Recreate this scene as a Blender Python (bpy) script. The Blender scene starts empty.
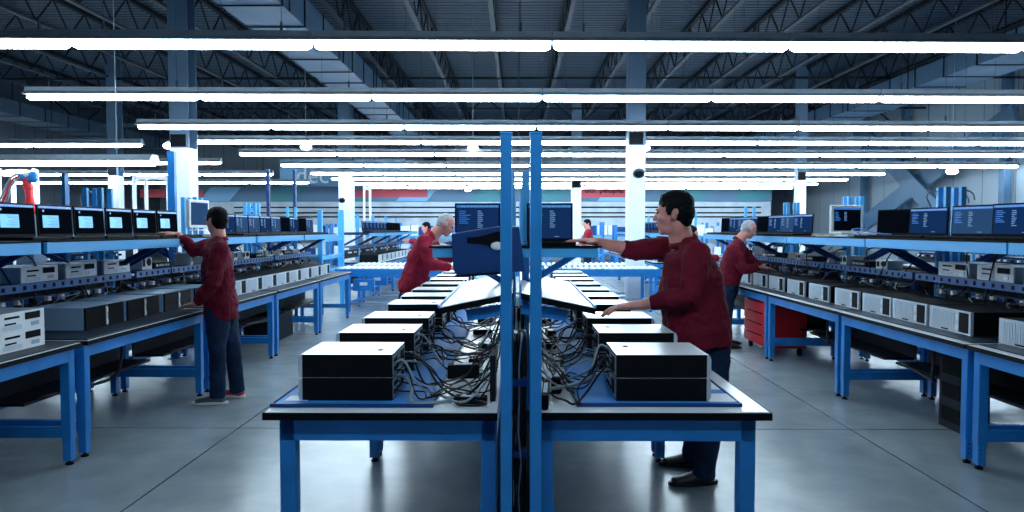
import bpy, math, random
from mathutils import Vector, Matrix, Euler
R = random.Random(7)
PI = math.pi
C = bpy.context.scene.collection
SC = bpy.context.scene
V = Vector

# ------------------------------------------------------------------ camera
EYE = V((0, 0, 1.55)); F = 683.0
PITCH = math.atan(27/F); YAW = math.atan(5/F)
cam_d = bpy.data.cameras.new('camera'); cam = bpy.data.objects.new('camera', cam_d); C.objects.link(cam)
cam.location = EYE; cam.rotation_euler = (PI/2-PITCH, 0, YAW)
cam_d.sensor_width = 36; cam_d.lens = 36*F/1024; cam_d.clip_end = 200
SC.camera = cam
MC = Euler((PI/2-PITCH, 0, YAW)).to_matrix()
def P(px, py, Y=None, X=None):
    d = MC @ V((px-512, 256-py, -F))
    t = (Y/d.y) if Y is not None else (X/d.x)
    return EYE + d*t

# ------------------------------------------------------------------ materials
def mat(name, col, rough=.5, metal=0., spec=.5, emit=None, es=1., bump=0., bscale=200., var=0., vscale=8., coat=0.):
    m = bpy.data.materials.new(name); m.use_nodes = True
    nt = m.node_tree; b = nt.nodes['Principled BSDF']
    b.inputs['Base Color'].default_value = (*col, 1); b.inputs['Roughness'].default_value = rough
    b.inputs['Metallic'].default_value = metal; b.inputs['Specular IOR Level'].default_value = spec
    if coat: b.inputs['Coat Weight'].default_value = coat
    if emit:
        b.inputs['Emission Color'].default_value = (*emit, 1); b.inputs['Emission Strength'].default_value = es
    if bump or var:
        tc = nt.nodes.new('ShaderNodeTexCoord')
    if bump:
        n = nt.nodes.new('ShaderNodeTexNoise'); n.inputs['Scale'].default_value = bscale; n.inputs['Detail'].default_value = 3
        bp = nt.nodes.new('ShaderNodeBump'); bp.inputs['Strength'].default_value = bump; bp.inputs['Distance'].default_value = .01
        nt.links.new(tc.outputs['Object'], n.inputs['Vector']); nt.links.new(n.outputs['Fac'], bp.inputs['Height'])
        nt.links.new(bp.outputs['Normal'], b.inputs['Normal'])
    if var:
        n = nt.nodes.new('ShaderNodeTexNoise'); n.inputs['Scale'].default_value = vscale; n.inputs['Detail'].default_value = 5
        r = nt.nodes.new('ShaderNodeMapRange')
        r.inputs['From Min'].default_value = .3; r.inputs['From Max'].default_value = .7
        r.inputs['To Min'].default_value = 1-var; r.inputs['To Max'].default_value = 1+var
        mx = nt.nodes.new('ShaderNodeVectorMath'); mx.operation = 'SCALE'; mx.inputs[0].default_value = col
        nt.links.new(tc.outputs['Object'], n.inputs['Vector']); nt.links.new(n.outputs['Fac'], r.inputs['Value'])
        nt.links.new(r.outputs['Result'], mx.inputs['Scale']); nt.links.new(mx.outputs[0], b.inputs['Base Color'])
    return m
M = {}
M['blue'] = mat('blue_enamel', (.014, .215, .62), .38, var=.12, vscale=6)
M['mblue'] = mat('mid_blue_enamel', (.010, .11, .36), .45, var=.2, vscale=9)
M['pblue'] = mat('post_blue_enamel', (.022, .27, .70), .4, var=.08, vscale=5)
M['lblue'] = mat('light_blue_enamel', (.06, .42, .85), .4)
M['nblue'] = mat('navy_enamel', (.006, .045, .19), .5, spec=.3)
M['lam'] = mat('white_laminate', (.80, .84, .88), .25, var=.05, vscale=5)
M['sblue'] = mat('silver_blue_case', (.30, .45, .62), .35, metal=.2)
M['black'] = mat('black_plastic', (.004, .005, .007), .6, spec=.08)
M['black2'] = mat('black_steel', (.004, .005, .007), .6, spec=.12, bump=.15, bscale=300)
M['rubber'] = mat('black_rubber', (.008, .008, .01), .6)
M['dark'] = mat('dark_panel', (.008, .013, .022), .6, spec=.2)
M['silver'] = mat('silver_plastic', (.62, .69, .76), .33, metal=.35)
M['alu'] = mat('brushed_aluminium_lid', (.78, .83, .88), .3, metal=.45, var=.05, vscale=4)
M['steel'] = mat('zinc_steel', (.38, .46, .54), .4, metal=.6, var=.1)
M['white'] = mat('white_plastic', (.85, .88, .9), .4)
M['wpaint'] = mat('white_paint', (.80, .86, .92), .5, var=.03)
M['part'] = mat('partition_paint', (.48, .56, .64), .6, var=.15, vscale=2)
M['gpaint'] = mat('blue_grey_paint', (.045, .08, .125), .55, var=.1, vscale=3)
M['duct'] = mat('galvanised_duct', (.07, .15, .25), .5, metal=.1, var=.12, vscale=2)
M['chord'] = mat('chord_steel', (.022, .036, .055), .6)
M['joist'] = mat('joist_steel', (.008, .012, .018), .7, spec=.2)
M['mat'] = mat('blue_antistatic_mat', (.02, .20, .58), .55, spec=.2, bump=.1, bscale=400)
M['dmat'] = mat('dark_antistatic_mat', (.008, .02, .04), .5, spec=.3)
M['cable'] = mat('black_cable', (.005, .006, .009), .5, spec=.25)
M['gcable'] = mat('grey_cable', (.22, .28, .33), .5)
M['bcable'] = mat('blue_cable', (.02, .14, .5), .45)
M['red'] = mat('red_enamel', (.62, .012, .02), .4)
M['signred'] = mat('red_banner', (.55, .07, .10), .6)
M['teal'] = mat('teal_paint', (.05, .22, .27), .6)
M['skyblue'] = mat('pale_blue_paint', (.2, .42, .66), .6)
M['skin'] = mat('skin', (.74, .30, .25), .5, bump=.05, bscale=120, var=.10, vscale=18)
M['shirt'] = mat('maroon_cloth', (.15, .006, .022), .8, spec=.2, bump=.25, bscale=60, var=.2, vscale=10)
M['shirt2'] = mat('red_cloth', (.34, .012, .04), .8, spec=.25, bump=.25, bscale=60, var=.2, vscale=10)
M['jeans'] = mat('dark_denim', (.008, .024, .062), .85, spec=.2, bump=.3, bscale=60, var=.3, vscale=9)
M['trous'] = mat('black_trousers', (.008, .011, .02), .85, spec=.2, bump=.3, bscale=60)
M['hair'] = mat('dark_hair', (.003, .004, .005), .6, spec=.12, bump=.6, bscale=90)
M['ghair'] = mat('grey_hair', (.5, .53, .56), .6, bump=.6, bscale=90, var=.2, vscale=40)
M['shoe'] = mat('black_shoe_leather', (.008, .009, .012), .4)
M['eye'] = mat('dark_eye', (.01, .01, .012), .2)
M['tube'] = mat('fluorescent_tube', (1, 1, 1), .4, emit=(.70, .88, 1.0), es=21)
M['dome'] = mat('lamp_dome', (1, 1, 1), .4, emit=(.85, .94, 1.0), es=9)
M['scr'] = mat('screen_navy', (.003, .008, .02), .6, spec=0, emit=(.003, .013, .050), es=1)
M['scrg'] = mat('screen_slate', (.01, .02, .04), .6, spec=0, emit=(.010, .030, .075), es=1)
M['scrt'] = mat('screen_text', (.01, .02, .04), .3, emit=(.07, .16, .30), es=1)
M['scrb'] = mat('screen_bar', (.01, .02, .04), .3, emit=(.01, .09, .32), es=1)
M['scrw'] = mat('screen_window', (.02, .1, .2), .3, emit=(.06, .28, .52), es=1)
M['scrk'] = mat('screen_black', (.002, .003, .005), .6, spec=0, emit=(.0004, .0008, .002), es=1)
M['plabel'] = mat('paper', (.8, .83, .86), .7)

# ------------------------------------------------------------------ mesh builder
class MB:
    def __init__(s): s.v = []; s.f = []; s.m = []; s.sm = []
    def quadset(s, vs, fs, m=0, sm=False):
        o = len(s.v); s.v += [tuple(v) for v in vs]
        for f in fs: s.f.append(tuple(i+o for i in f)); s.m.append(m); s.sm.append(sm)
        return s
    def box(s, x0, x1, y0, y1, z0, z1, m=0):
        if x0 > x1: x0, x1 = x1, x0
        if y0 > y1: y0, y1 = y1, y0
        if z0 > z1: z0, z1 = z1, z0
        vs = [(x0,y0,z0),(x1,y0,z0),(x1,y1,z0),(x0,y1,z0),(x0,y0,z1),(x1,y0,z1),(x1,y1,z1),(x0,y1,z1)]
        return s.quadset(vs, [(0,3,2,1),(4,5,6,7),(0,1,5,4),(1,2,6,5),(2,3,7,6),(3,0,4,7)], m)
    def bar(s, a, b, w, h, up=(0,0,1), m=0):
        a = V(a); b = V(b); t = (b-a).normalized(); u = V(up)
        if abs(t.dot(u)) > .98: u = V((0,1,0))
        sd = t.cross(u).normalized(); u = sd.cross(t)
        vs = []
        for p in (a, b):
            for q, r in ((-1,-1),(1,-1),(1,1),(-1,1)): vs.append(p+sd*q*w/2+u*r*h/2)
        return s.quadset(vs, [(0,1,2,3),(7,6,5,4),(0,4,5,1),(1,5,6,2),(2,6,7,3),(3,7,4,0)], m)
    def loft(s, pts, rads, side=(1,0,0), n=12, m=0, cap=True, sm=True):
        pts = [V(p) for p in pts]; rads = [(r, r) if not isinstance(r, tuple) else r for r in rads]
        side = V(side); vs = []; N = len(pts); prev = None
        for i, p in enumerate(pts):
            t = (pts[min(i+1, N-1)]-pts[max(i-1, 0)])
            if t.length < 1e-9: t = V((0,0,1))
            t.normalize()
            ref = prev if prev is not None else side
            q = ref - t*ref.dot(t)
            if q.length < 1e-4: q = t.orthogonal()
            q.normalize(); nn = t.cross(q); 
            if prev is not None or True: prev = q
            rx, ry = rads[i]
            for k in range(n):
                a = 2*PI*k/n; vs.append(p+q*math.cos(a)*rx+nn*math.sin(a)*ry)
        fs = [(i*n+k, i*n+(k+1)%n, (i+1)*n+(k+1)%n, (i+1)*n+k) for i in range(N-1) for k in range(n)]
        s.quadset(vs, fs, m, sm)
        if cap:
            o = len(s.v)-len(vs)
            s.f.append(tuple(o+k for k in reversed(range(n)))); s.m.append(m); s.sm.append(False)
            s.f.append(tuple(o+(N-1)*n+k for k in range(n))); s.m.append(m); s.sm.append(False)
        return s
    def limb(s, pts, rads, side=(1,0,0), n=14, m=0):
        """loft with rounded ends"""
        pts = [V(p) for p in pts]; rads = [(r, r) if not isinstance(r, tuple) else r for r in rads]
        def rr(r, k): return (r[0]*k, r[1]*k)
        t0 = (pts[0]-pts[1]).normalized(); t1 = (pts[-1]-pts[-2]).normalized()
        e0 = min(rads[0]); e1 = min(rads[-1])
        P2 = [pts[0]+t0*e0*.98, pts[0]+t0*e0*.8, pts[0]+t0*e0*.45]+pts+[pts[-1]+t1*e1*.45, pts[-1]+t1*e1*.8, pts[-1]+t1*e1*.98]
        R2 = [rr(rads[0], .18), rr(rads[0], .6), rr(rads[0], .89)]+rads+[rr(rads[-1], .89), rr(rads[-1], .6), rr(rads[-1], .18)]
        return s.loft(P2, R2, side, n, m)
    def ell(s, c, ax, rad, nu=16, nv=10, m=0):
        """ellipsoid: ax = three unit vectors, rad = three radii"""
        c = V(c); vs = []; fs = []
        for j in range(1, nv):
            th = PI*j/nv
            for i in range(nu):
                ph = 2*PI*i/nu
                vs.append(c+ax[0]*rad[0]*math.sin(th)*math.cos(ph)+ax[1]*rad[1]*math.sin(th)*math.sin(ph)+ax[2]*rad[2]*math.cos(th))
        a = len(vs); vs.append(c+ax[2]*rad[2]); vs.append(c-ax[2]*rad[2])
        for j in range(nv-2):
            for i in range(nu): fs.append((j*nu+i, (j+1)*nu+i, (j+1)*nu+(i+1)%nu, j*nu+(i+1)%nu))
        for i in range(nu):
            fs.append((a, i, (i+1)%nu)); fs.append((a+1, (nv-2)*nu+(i+1)%nu, (nv-2)*nu+i))
        return s.quadset(vs, fs, m, True)
    def tube(s, pts, r, n=6, m=0): return s.loft(pts, [r]*len(pts), (0.3,.2,1), n, m)
    def cyl(s, a, b, r, n=14, m=0): return s.loft([a, b], [r, r], (.2,.3,1), n, m)
    def prism(s, poly, d, m=0):
        """polygon of 3-D points extruded by vector d"""
        n = len(poly); d = V(d); vs = [V(p) for p in poly]+[V(p)+d for p in poly]
        fs = [tuple(range(n)), tuple(reversed(range(n, 2*n)))]+[(i, i+n, (i+1)%n+n, (i+1)%n) for i in range(n)]
        return s.quadset(vs, fs, m)
    def build(s, name, mats, parent=None, bevel=0, loc=None):
        me = bpy.data.meshes.new(name); me.from_pydata(s.v, [], s.f); me.update()
        if not isinstance(mats, (list, tuple)): mats = [mats]
        for x in mats: me.materials.append(x)
        me.polygons.foreach_set('material_index', s.m)
        me.polygons.foreach_set('use_smooth', s.sm)
        o = bpy.data.objects.new(name, me); C.objects.link(o)
        if parent: o.parent = parent
        if loc: o.location = loc
        if bevel:
            b = o.modifiers.new('bevel', 'BEVEL'); b.width = bevel; b.segments = 2; b.limit_method = 'ANGLE'
        return o
def smooth_path(pts, k=6):
    """catmull-rom"""
    pts = [V(p) for p in pts]; out = []
    for i in range(len(pts)-1):
        p0 = pts[max(i-1,0)]; p1 = pts[i]; p2 = pts[i+1]; p3 = pts[min(i+2, len(pts)-1)]
        for j in range(k):
            t = j/k
            out.append(.5*((2*p1)+(-p0+p2)*t+(2*p0-5*p1+4*p2-p3)*t*t+(-p0+3*p1-3*p2+p3)*t**3))
    out.append(pts[-1]); return out
def tag(o, label, cat, group=None, kind=None):
    if label: o['label'] = label
    if cat: o['category'] = cat
    if group: o['group'] = group
    if kind: o['kind'] = kind
    return o
def thing(name, label, cat, loc=(0,0,0), rz=0, group=None):
    o = bpy.data.objects.new(name, None); C.objects.link(o); o.empty_display_size = .1
    o.location = loc; o.rotation_euler = (0, 0, rz); return tag(o, label, cat, group)
KIDS = {}
def kids(o):
    if o.name not in KIDS: KIDS[o.name] = [c for c in bpy.data.objects if c.parent == o]
    return KIDS[o.name]
def copy_tree(o, parent=None):
    c = o.copy(); C.objects.link(c); c.parent = parent
    for ch in kids(o): copy_tree(ch, c)
    return c
USED = set()
def place(proto, loc, rz, label, group=None):
    if proto.name not in USED: USED.add(proto.name); o = proto
    else: o = copy_tree(proto)
    o.location = loc; o.rotation_euler = (0, 0, rz); o['label'] = label
    if group: o['group'] = group
    elif 'group' in o: del o['group']
    return o
def struct(name, mb, m, **k):
    o = mb.build(name, m, **k); o['kind'] = 'structure'; return o
ORD = ['', 'first', 'second', 'third', 'fourth', 'fifth', 'sixth', 'seventh', 'eighth', 'ninth', 'tenth', 'eleventh', 'twelfth', 'thirteenth', 'fourteenth', 'fifteenth', 'sixteenth', 'seventeenth', 'eighteenth', 'nineteenth', 'twentieth']
def nth(i): return ORD[i] if i < len(ORD) else str(i)+'th'

# ------------------------------------------------------------------ room shell
def floor_mat():
    m = bpy.data.materials.new('polished_concrete'); m.use_nodes = True
    nt = m.node_tree; N = nt.nodes; L = nt.links; b = N['Principled BSDF']
    tc = N.new('ShaderNodeTexCoord')
    n1 = N.new('ShaderNodeTexNoise'); n1.inputs['Scale'].default_value = .9; n1.inputs['Detail'].default_value = 8; n1.inputs['Roughness'].default_value = .65
    n2 = N.new('ShaderNodeTexNoise'); n2.inputs['Scale'].default_value = 3.5; n2.inputs['Detail'].default_value = 4
    L.new(tc.outputs['Object'], n1.inputs['Vector']); L.new(tc.outputs['Object'], n2.inputs['Vector'])
    ad = N.new('ShaderNodeMath'); ad.operation = 'ADD'; L.new(n1.outputs['Fac'], ad.inputs[0]); L.new(n2.outputs['Fac'], ad.inputs[1])
    cr = N.new('ShaderNodeValToRGB'); cr.color_ramp.elements[0].position = .35; cr.color_ramp.elements[1].position = .68
    hf = N.new('ShaderNodeMath'); hf.operation = 'MULTIPLY'; hf.inputs[1].default_value = .5
    L.new(ad.outputs[0], hf.inputs[0]); L.new(hf.outputs[0], cr.inputs['Fac'])
    cr.color_ramp.elements[0].color = (.24, .285, .31, 1); cr.color_ramp.elements[1].color = (.37, .42, .445, 1)
    # control joints
    sx = N.new('ShaderNodeSeparateXYZ'); L.new(tc.outputs['Object'], sx.inputs[0])
    def joint(out, off):
        a = N.new('ShaderNodeMath'); a.operation = 'ADD'; a.inputs[1].default_value = off+4.75*20; L.new(out, a.inputs[0])
        p = N.new('ShaderNodeMath'); p.operation = 'PINGPONG'; p.inputs[1].default_value = 4.75/2; L.new(a.outputs[0], p.inputs[0])
        c = N.new('ShaderNodeMath'); c.operation = 'LESS_THAN'; c.inputs[1].default_value = .006; L.new(p.outputs[0], c.inputs[0]); return c
    jx = joint(sx.outputs['X'], 2.17); jy = joint(sx.outputs['Y'], -5.25)
    mx = N.new('ShaderNodeMath'); mx.operation = 'MAXIMUM'; L.new(jx.outputs[0], mx.inputs[0]); L.new(jy.outputs[0], mx.inputs[1])
    mc = N.new('ShaderNodeMix'); mc.data_type = 'RGBA'; L.new(mx.outputs[0], mc.inputs['Factor']); L.new(cr.outputs['Color'], mc.inputs['A'])
    mc.inputs['B'].default_value = (.05, .06, .07, 1); L.new(mc.outputs['Result'], b.inputs['Base Color'])
    rr = N.new('ShaderNodeMapRange'); rr.inputs['To Min'].default_value = .245; rr.inputs['To Max'].default_value = .275
    L.new(n2.outputs['Fac'], rr.inputs['Value']); L.new(rr.outputs['Result'], b.inputs['Roughness'])
    b.inputs['Specular IOR Level'].default_value = 1.0
    return m
def deck_mat():
    m = bpy.data.materials.new('corrugated_roof_deck'); m.use_nodes = True
    nt = m.node_tree; N = nt.nodes; L = nt.links; b = N['Principled BSDF']
    tc = N.new('ShaderNodeTexCoord'); w = N.new('ShaderNodeTexWave'); w.bands_direction = 'Y'; w.inputs['Scale'].default_value = 1.6
    L.new(tc.outputs['Object'], w.inputs['Vector'])
    cr = N.new('ShaderNodeValToRGB'); cr.color_ramp.elements[0].color = (.010, .026, .052, 1); cr.color_ramp.elements[1].color = (.024, .058, .105, 1)
    L.new(w.outputs['Fac'], cr.inputs['Fac']); L.new(cr.outputs['Color'], b.inputs['Base Color'])
    bp = N.new('ShaderNodeBump'); bp.inputs['Distance'].default_value = .05; L.new(w.outputs['Fac'], bp.inputs['Height']); L.new(bp.outputs['Normal'], b.inputs['Normal'])
    b.inputs['Roughness'].default_value = .6
    return m
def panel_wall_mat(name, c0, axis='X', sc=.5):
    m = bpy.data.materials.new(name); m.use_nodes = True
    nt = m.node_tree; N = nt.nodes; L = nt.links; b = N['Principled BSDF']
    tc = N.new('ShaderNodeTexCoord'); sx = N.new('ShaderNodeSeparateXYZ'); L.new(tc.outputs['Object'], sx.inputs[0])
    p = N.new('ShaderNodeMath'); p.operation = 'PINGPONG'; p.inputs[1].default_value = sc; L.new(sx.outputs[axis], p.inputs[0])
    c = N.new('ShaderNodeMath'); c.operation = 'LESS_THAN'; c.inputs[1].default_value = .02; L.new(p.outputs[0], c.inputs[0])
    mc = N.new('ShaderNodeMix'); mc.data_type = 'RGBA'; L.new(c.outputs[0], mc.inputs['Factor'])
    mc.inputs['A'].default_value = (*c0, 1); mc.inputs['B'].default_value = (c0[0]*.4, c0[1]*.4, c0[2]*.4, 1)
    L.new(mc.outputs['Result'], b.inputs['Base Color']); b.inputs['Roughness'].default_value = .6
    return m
ZC = 6.7; XL, XR, YN, YF = -22, 15.2, -5, 42
struct('floor', MB().box(XL, XR, YN, YF, -.2, 0), floor_mat())
struct('ceiling', MB().box(XL, XR, YN, YF, ZC, ZC+.2), deck_mat())
struct('wall_far', MB().box(XL, XR, YF, YF+.2, 0, ZC), panel_wall_mat('far_wall_panels', (.22, .29, .37), 'X', .6))
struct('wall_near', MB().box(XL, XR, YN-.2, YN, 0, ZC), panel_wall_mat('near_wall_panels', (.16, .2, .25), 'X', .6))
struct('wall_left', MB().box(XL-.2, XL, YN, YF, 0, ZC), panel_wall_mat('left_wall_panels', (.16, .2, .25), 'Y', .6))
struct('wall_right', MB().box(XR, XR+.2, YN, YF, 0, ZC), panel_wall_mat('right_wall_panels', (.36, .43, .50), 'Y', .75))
# low white partition with a painted fascia band and banners, in front of the far wall
YP = 33.8
struct('wall_partition', MB().box(-16, 12.5, YP, YP+.15, 0, 2.9), M['part'])
fb = MB().box(-16, 12.5, YP-.12, YP, 2.9, 3.62)
for i in range(9):
    x = -15.6+i*3.3+R.uniform(-.3, .3)
    a = YP-.14
    fb.prism([(x, a, 2.92), (x+1.5, a, 2.92), (x+2.1, a, 3.6), (x+.6, a, 3.6)], (0, .03, 0), 1 if i % 3 else 2)
o = struct('trim_1', fb, [mat('fascia_blue', (.09, .18, .29), .6), M['teal'], M['skyblue']])

def text_mesh(name, s, size, depth, m, loc, rz=0, parent=None):
    cu = bpy.data.curves.new(name, 'FONT'); cu.body = s; cu.size = size; cu.extrude = depth
    tmp = bpy.data.objects.new('tmp', cu); C.objects.link(tmp)
    me = bpy.data.meshes.new_from_object(tmp.evaluated_get(bpy.context.evaluated_depsgraph_get()))
    bpy.data.objects.remove(tmp); me.materials.clear(); me.materials.append(m)
    o = bpy.data.objects.new(name, me); C.objects.link(o); o.location = loc; o.rotation_euler = (PI/2, 0, rz); o.parent = parent
    return o
def px2x(px, Y): return P(px, 229, Y).x
t = thing('wall_lettering', 'large pale lowercase letters on the wall high at the back left', 'lettering', (px2x(297, YP), YP-.05, 3.7))
bd = MB().box(-.8, 5.4, .0, .12, -.05, 1.3).build('backing_board', M['skyblue'], t)
text_mesh('letters', 'dec', 1.15, .03, M['white'], (0, -.04, .12), 0, t)
def banner(x0, x1, z0, z1, txt, label):
    t = thing('banner', label, 'banner', ((x0+x1)/2, YP-.2, z0))
    w = x1-x0; MB().box(-w/2, w/2, 0, .06, 0, z1-z0).build('banner_panel', M['signred'], t)
    if txt: text_mesh('lettering', txt, .42, .01, M['black'], (-w/2+.25, -.012, .22), 0, t)
banner(px2x(351, YP), px2x(428, YP), 3.12, 3.5, '', 'long red banner on the back wall, left of the centre posts')
banner(px2x(579, YP), px2x(625, YP), 3.1, 3.52, 'our people', 'short red banner with black lettering right of the centre posts')
banner(px2x(143, YP), px2x(168, YP), 3.1, 3.52, '', 'red banner seen through the white pipe hoop at left')
banner(px2x(196, YP), px2x(206, YP), 3.1, 3.5, '', 'small red banner just right of the left white column')

# ------------------------------------------------------------------ roof steel
def joist(x, i):
    t = thing('roof_joist', 'open-web steel roof joist, %s from the left under the deck' % nth(i), 'joist', (x, 2, ZC), 0, 'roof joists running away from the camera')
    L = YF-2.1; zt = -.04; zb = -.72
    MB().box(-.05, .05, 0, L, zt-.06, -.005).build('top_chord', M['joist'], t)
    MB().box(-.05, .05, 0, L, zb-.05, zb).build('bottom_chord', M['chord'], t)
    w = MB(); n = int(L/.55)
    for k in range(n):
        a, b = (zb, zt-.04) if k % 2 else (zt-.04, zb)
        w.bar((0, k*.55, a), (0, (k+1)*.55, b), .025, .025)
    w.build('web', M['joist'], t)
for i in range(18): 
    x = -15.1+i*1.62
    joist(x, i+1)
for i, y in enumerate([6.2, 9.2, 12.4, 16, 20, 25, 31]):
    tag(MB().box(-16, 14.8, y, y+.05, ZC-.80, ZC-.74).build('bridging_bar', M['joist']), 'thin dark bar crossing below the roof joists, %s from the front' % nth(i+1), 'steel bar', 'bridging bars across the joists')
for i, y in enumerate([26.5]):
    t = thing('roof_girder', 'deep steel girder spanning the far hall across the columns', 'girder', (0, y, ZC))
    MB().box(-18, 14.9, -.08, .08, -1.2, -1.08).build('bottom_chord', M['gpaint'], t)
    MB().box(-18, 14.9, -.08, .08, -.14, -.01).build('top_chord', M['gpaint'], t)
    w = MB()
    for k in range(27): w.bar((-18+k*1.2, 0, -1.1 if k % 2 else -.1), (-18+(k+1)*1.2, 0, -.1 if k % 2 else -1.1), .05, .05)
    w.build('web', M['joist'], t)
def duct(x0, x1, z0, z1, y0, y1, label, m):
    t = thing('air_duct', label, 'duct', ((x0+x1)/2, y0, z0))
    w = (x1-x0)/2; MB().box(-w, w, 0, y1-y0, 0, z1-z0).build('duct_body', m, t)
    n = int((y1-y0)/1.2)
    for k in range(1, n): MB().box(-w-.02, w+.02, k*1.2, k*1.2+.03, -.02, z1-z0+.02).build('flange', M['joist'], t)
    for k in range(1, n, 3):
        for s in (-1, 1): MB().bar((s*(w+.03), k*1.2+.3, -.02), (s*(w+.03), k*1.2+.3, ZC-z0), .02, .02).build('hanger', M['joist'], t)
D = 5.25-1.55
duct(-1.33*D, -1.05*D, 5.25, 5.8, 3, 38, 'wide pale galvanised air duct running away overhead left of centre', M['duct'])
duct(2.8*D, 3.15*D, 5.25, 5.7, 6, 34, 'pale galvanised air duct overhead at the far right', M['duct'])
duct(-4.75*D, -4.4*D, 5.25, 5.7, 8, 34, 'dull air duct overhead at the far left', M['gpaint'])

# columns
def column(px, Y, w, ztop_white, label):
    x = px2x(px, Y); h = w/2
    t = thing('steel_column', label, 'column', (x, Y, 0))
    MB().box(-h, h, -h, h, 0, ztop_white).build('painted_casing', M['wpaint'], t, bevel=.01)
    sh = MB().box(-h, h, -h, -h+.03, ztop_white, ZC-.005).box(-h, h, h-.03, h, ztop_white, ZC-.005).box(-.02, .02, -h+.03, h-.03, ztop_white, ZC-.005)
    sh.box(-h*1.0, -h*.8, -h+.031, h-.031, ztop_white, ZC-.005)
    sh.build('shaft', mat('column_blue_grey', (.09, .16, .25), .5) if 'column_blue_grey' not in bpy.data.materials else bpy.data.materials['column_blue_grey'], t)
    MB().box(-h*.9, h*.7, -h-.015, -h+.002, ztop_white+.02, ztop_white+.26).build('black_band', M['black'], t)
    MB().box(-h-.06, h+.06, -h-.06, h+.06, 0, .02).build('base_plate', M['gpaint'], t)
    return t
column(185.5, 13.8, .38, 3.17, 'thick white column at left behind the man at the shelf')
c_r = column(635, 13.9, .34, 3.22, 'thick white column right of the centre posts')
column(347, 24, .45, 3.4, 'white column far back left of centre beside light blue posts')
column(576, 26, .36, 3.1, 'slim white far column just right of the centre laptop')
column(799.5, 22, .28, 3.1, 'white far column on the right above the laptops')
column(117, 20, .3, 3.1, 'far column at left behind the light blue uprights')
def bell(px, py, Y, label):
    p = P(px, py, Y)
    t = thing('loudspeaker_horn', label, 'loudspeaker', p)
    MB().loft([(0, 0, 0), (0, -.06, -.015), (0, -.16, -.05)], [(.05, .05), (.06, .06), (.12, .10)], (1, 0, 0), 16).build('horn', M['gpaint'], t)
    MB().ell((0, -.165, -.05), [V((1,0,0)), V((0,1,0)), V((0,0,1))], (.09, .015, .075)).build('grille', M['black'], t)
    MB().bar((0, 0, 0), (0, .12, .06), .03, .03).build('bracket', M['wpaint'], t)
bell(637.5, 171.5, 13.6, 'dark horn loudspeaker mounted on the white column right of centre')
bell(343, 199, 23.6, 'small dark horn loudspeaker on the far white column left of centre')
# cross brace on the right wall
t = thing('cross_brace', 'big grey steel X brace in front of the right wall', 'brace', (14.6, 24, 0))
def PX(px, py, X): return P(px, py, X=X)-V((14.6, 24, 0))
a, b = PX(1016, 113, 14.6), PX(866, 222, 14.6)
MB().bar(a, b, .66, .14, (1, 0, 0)).build('diagonal', M['duct'], t)
a, b = PX(852, 122, 14.42), PX(948, 222, 14.42)
MB().bar(a, b, .66, .14, (1, 0, 0)).build('diagonal', M['duct'], t)
for i, px in enumerate((1003, 903, 863)):
    x = P(px, 200, X=14.9)
    MBc = MB().box(-.12, .12, -.12, .12, 0, ZC-.005)
    tag(MBc.build('wall_column', M['duct'], loc=(14.95, x.y, 0)), 'grey steel column against the right wall, %s from the right edge' % nth(i+1), 'column', 'wall columns at right')

# ------------------------------------------------------------------ lights
ZL = 3.46; SL = math.tan(math.radians(1.3))
def make_light():
    t = thing('strip_light', 'x', 'ceiling light')
    h = MB(); prof = [(-.115, -.012), (-.115, -.004), (-.05, .045), (-.045, .10), (.045, .10), (.05, .045), (.115, -.004), (.115, -.012)]
    h.prism([(-1.215, y, z) for y, z in prof], (2.43, 0, 0)); h.build('housing', M['steel'], t)
    tb = MB()
    tb.loft([(-1.20, 0, -.041), (-1.16, 0, -.041), (1.16, 0, -.041), (1.20, 0, -.041)], [(.028, .02), (.045, .042), (.045, .042), (.028, .02)], (0, 1, 0), 12)
    tb.build('tube', M['tube'], t)
    for x in (-.9, .9): MB().bar((x, 0, .1), (x, 0, .2), .02, .02).cyl((x, 0, .2), (x, 0, ZC-ZL-.005), .003, 5).build('hanger', M['chord'], t)
    return t
LP = make_light()
rows = [(-3, 7.1-2.72*3)] 
def rowname(k): return 'row %s from the camera' % nth(k) if False else nth(k)
n_l = 0
for k in range(-3, 10):
    Y0 = [7.08, 9.88, 12.72, 14.9, 17.3, 20.3, 23.2, 25.8, 28.4, 31.0, 33.0][k] if k >= 0 else 7.1+2.72*k
    if k < 0: xs = [-1.22, 1.22]
    else:
        n = 10 if k >= 6 else 9
        xs = [-6.96+1.22+2.44*j for j in range(min(n, 9 if k < 6 else 8))]
        if k == 0: xs = [-10.62, -8.18]+xs[:-1]
    if k != -2 and k < 0: continue
    for j, x in enumerate(xs):
        if k < 0: lab = 'strip light overhead nearer than the first visible row, %s row, %s from left' % (['', 'closest', 'next closer'][-k], nth(j+1))
        else: lab = 'fluorescent strip light in the %s ceiling row from the front, %s from the left' % (nth(k+1), nth(j+1))
        o = place(LP, (x, Y0+SL*x, ZL), math.atan(SL), lab, 'fluorescent strip lights in long ceiling rows'); n_l += 1
for k in range(4):
    for j in range(5):
        x = -9.6-2.44*j; Y0 = 15.3+k*4.1
        place(LP, (x, Y0, ZL), 0, 'strip light left of the white column, %s row from the front, %s from the right' % (nth(k+1), nth(j+1)), 'fluorescent strip lights in the far left bay'); n_l += 1
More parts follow.
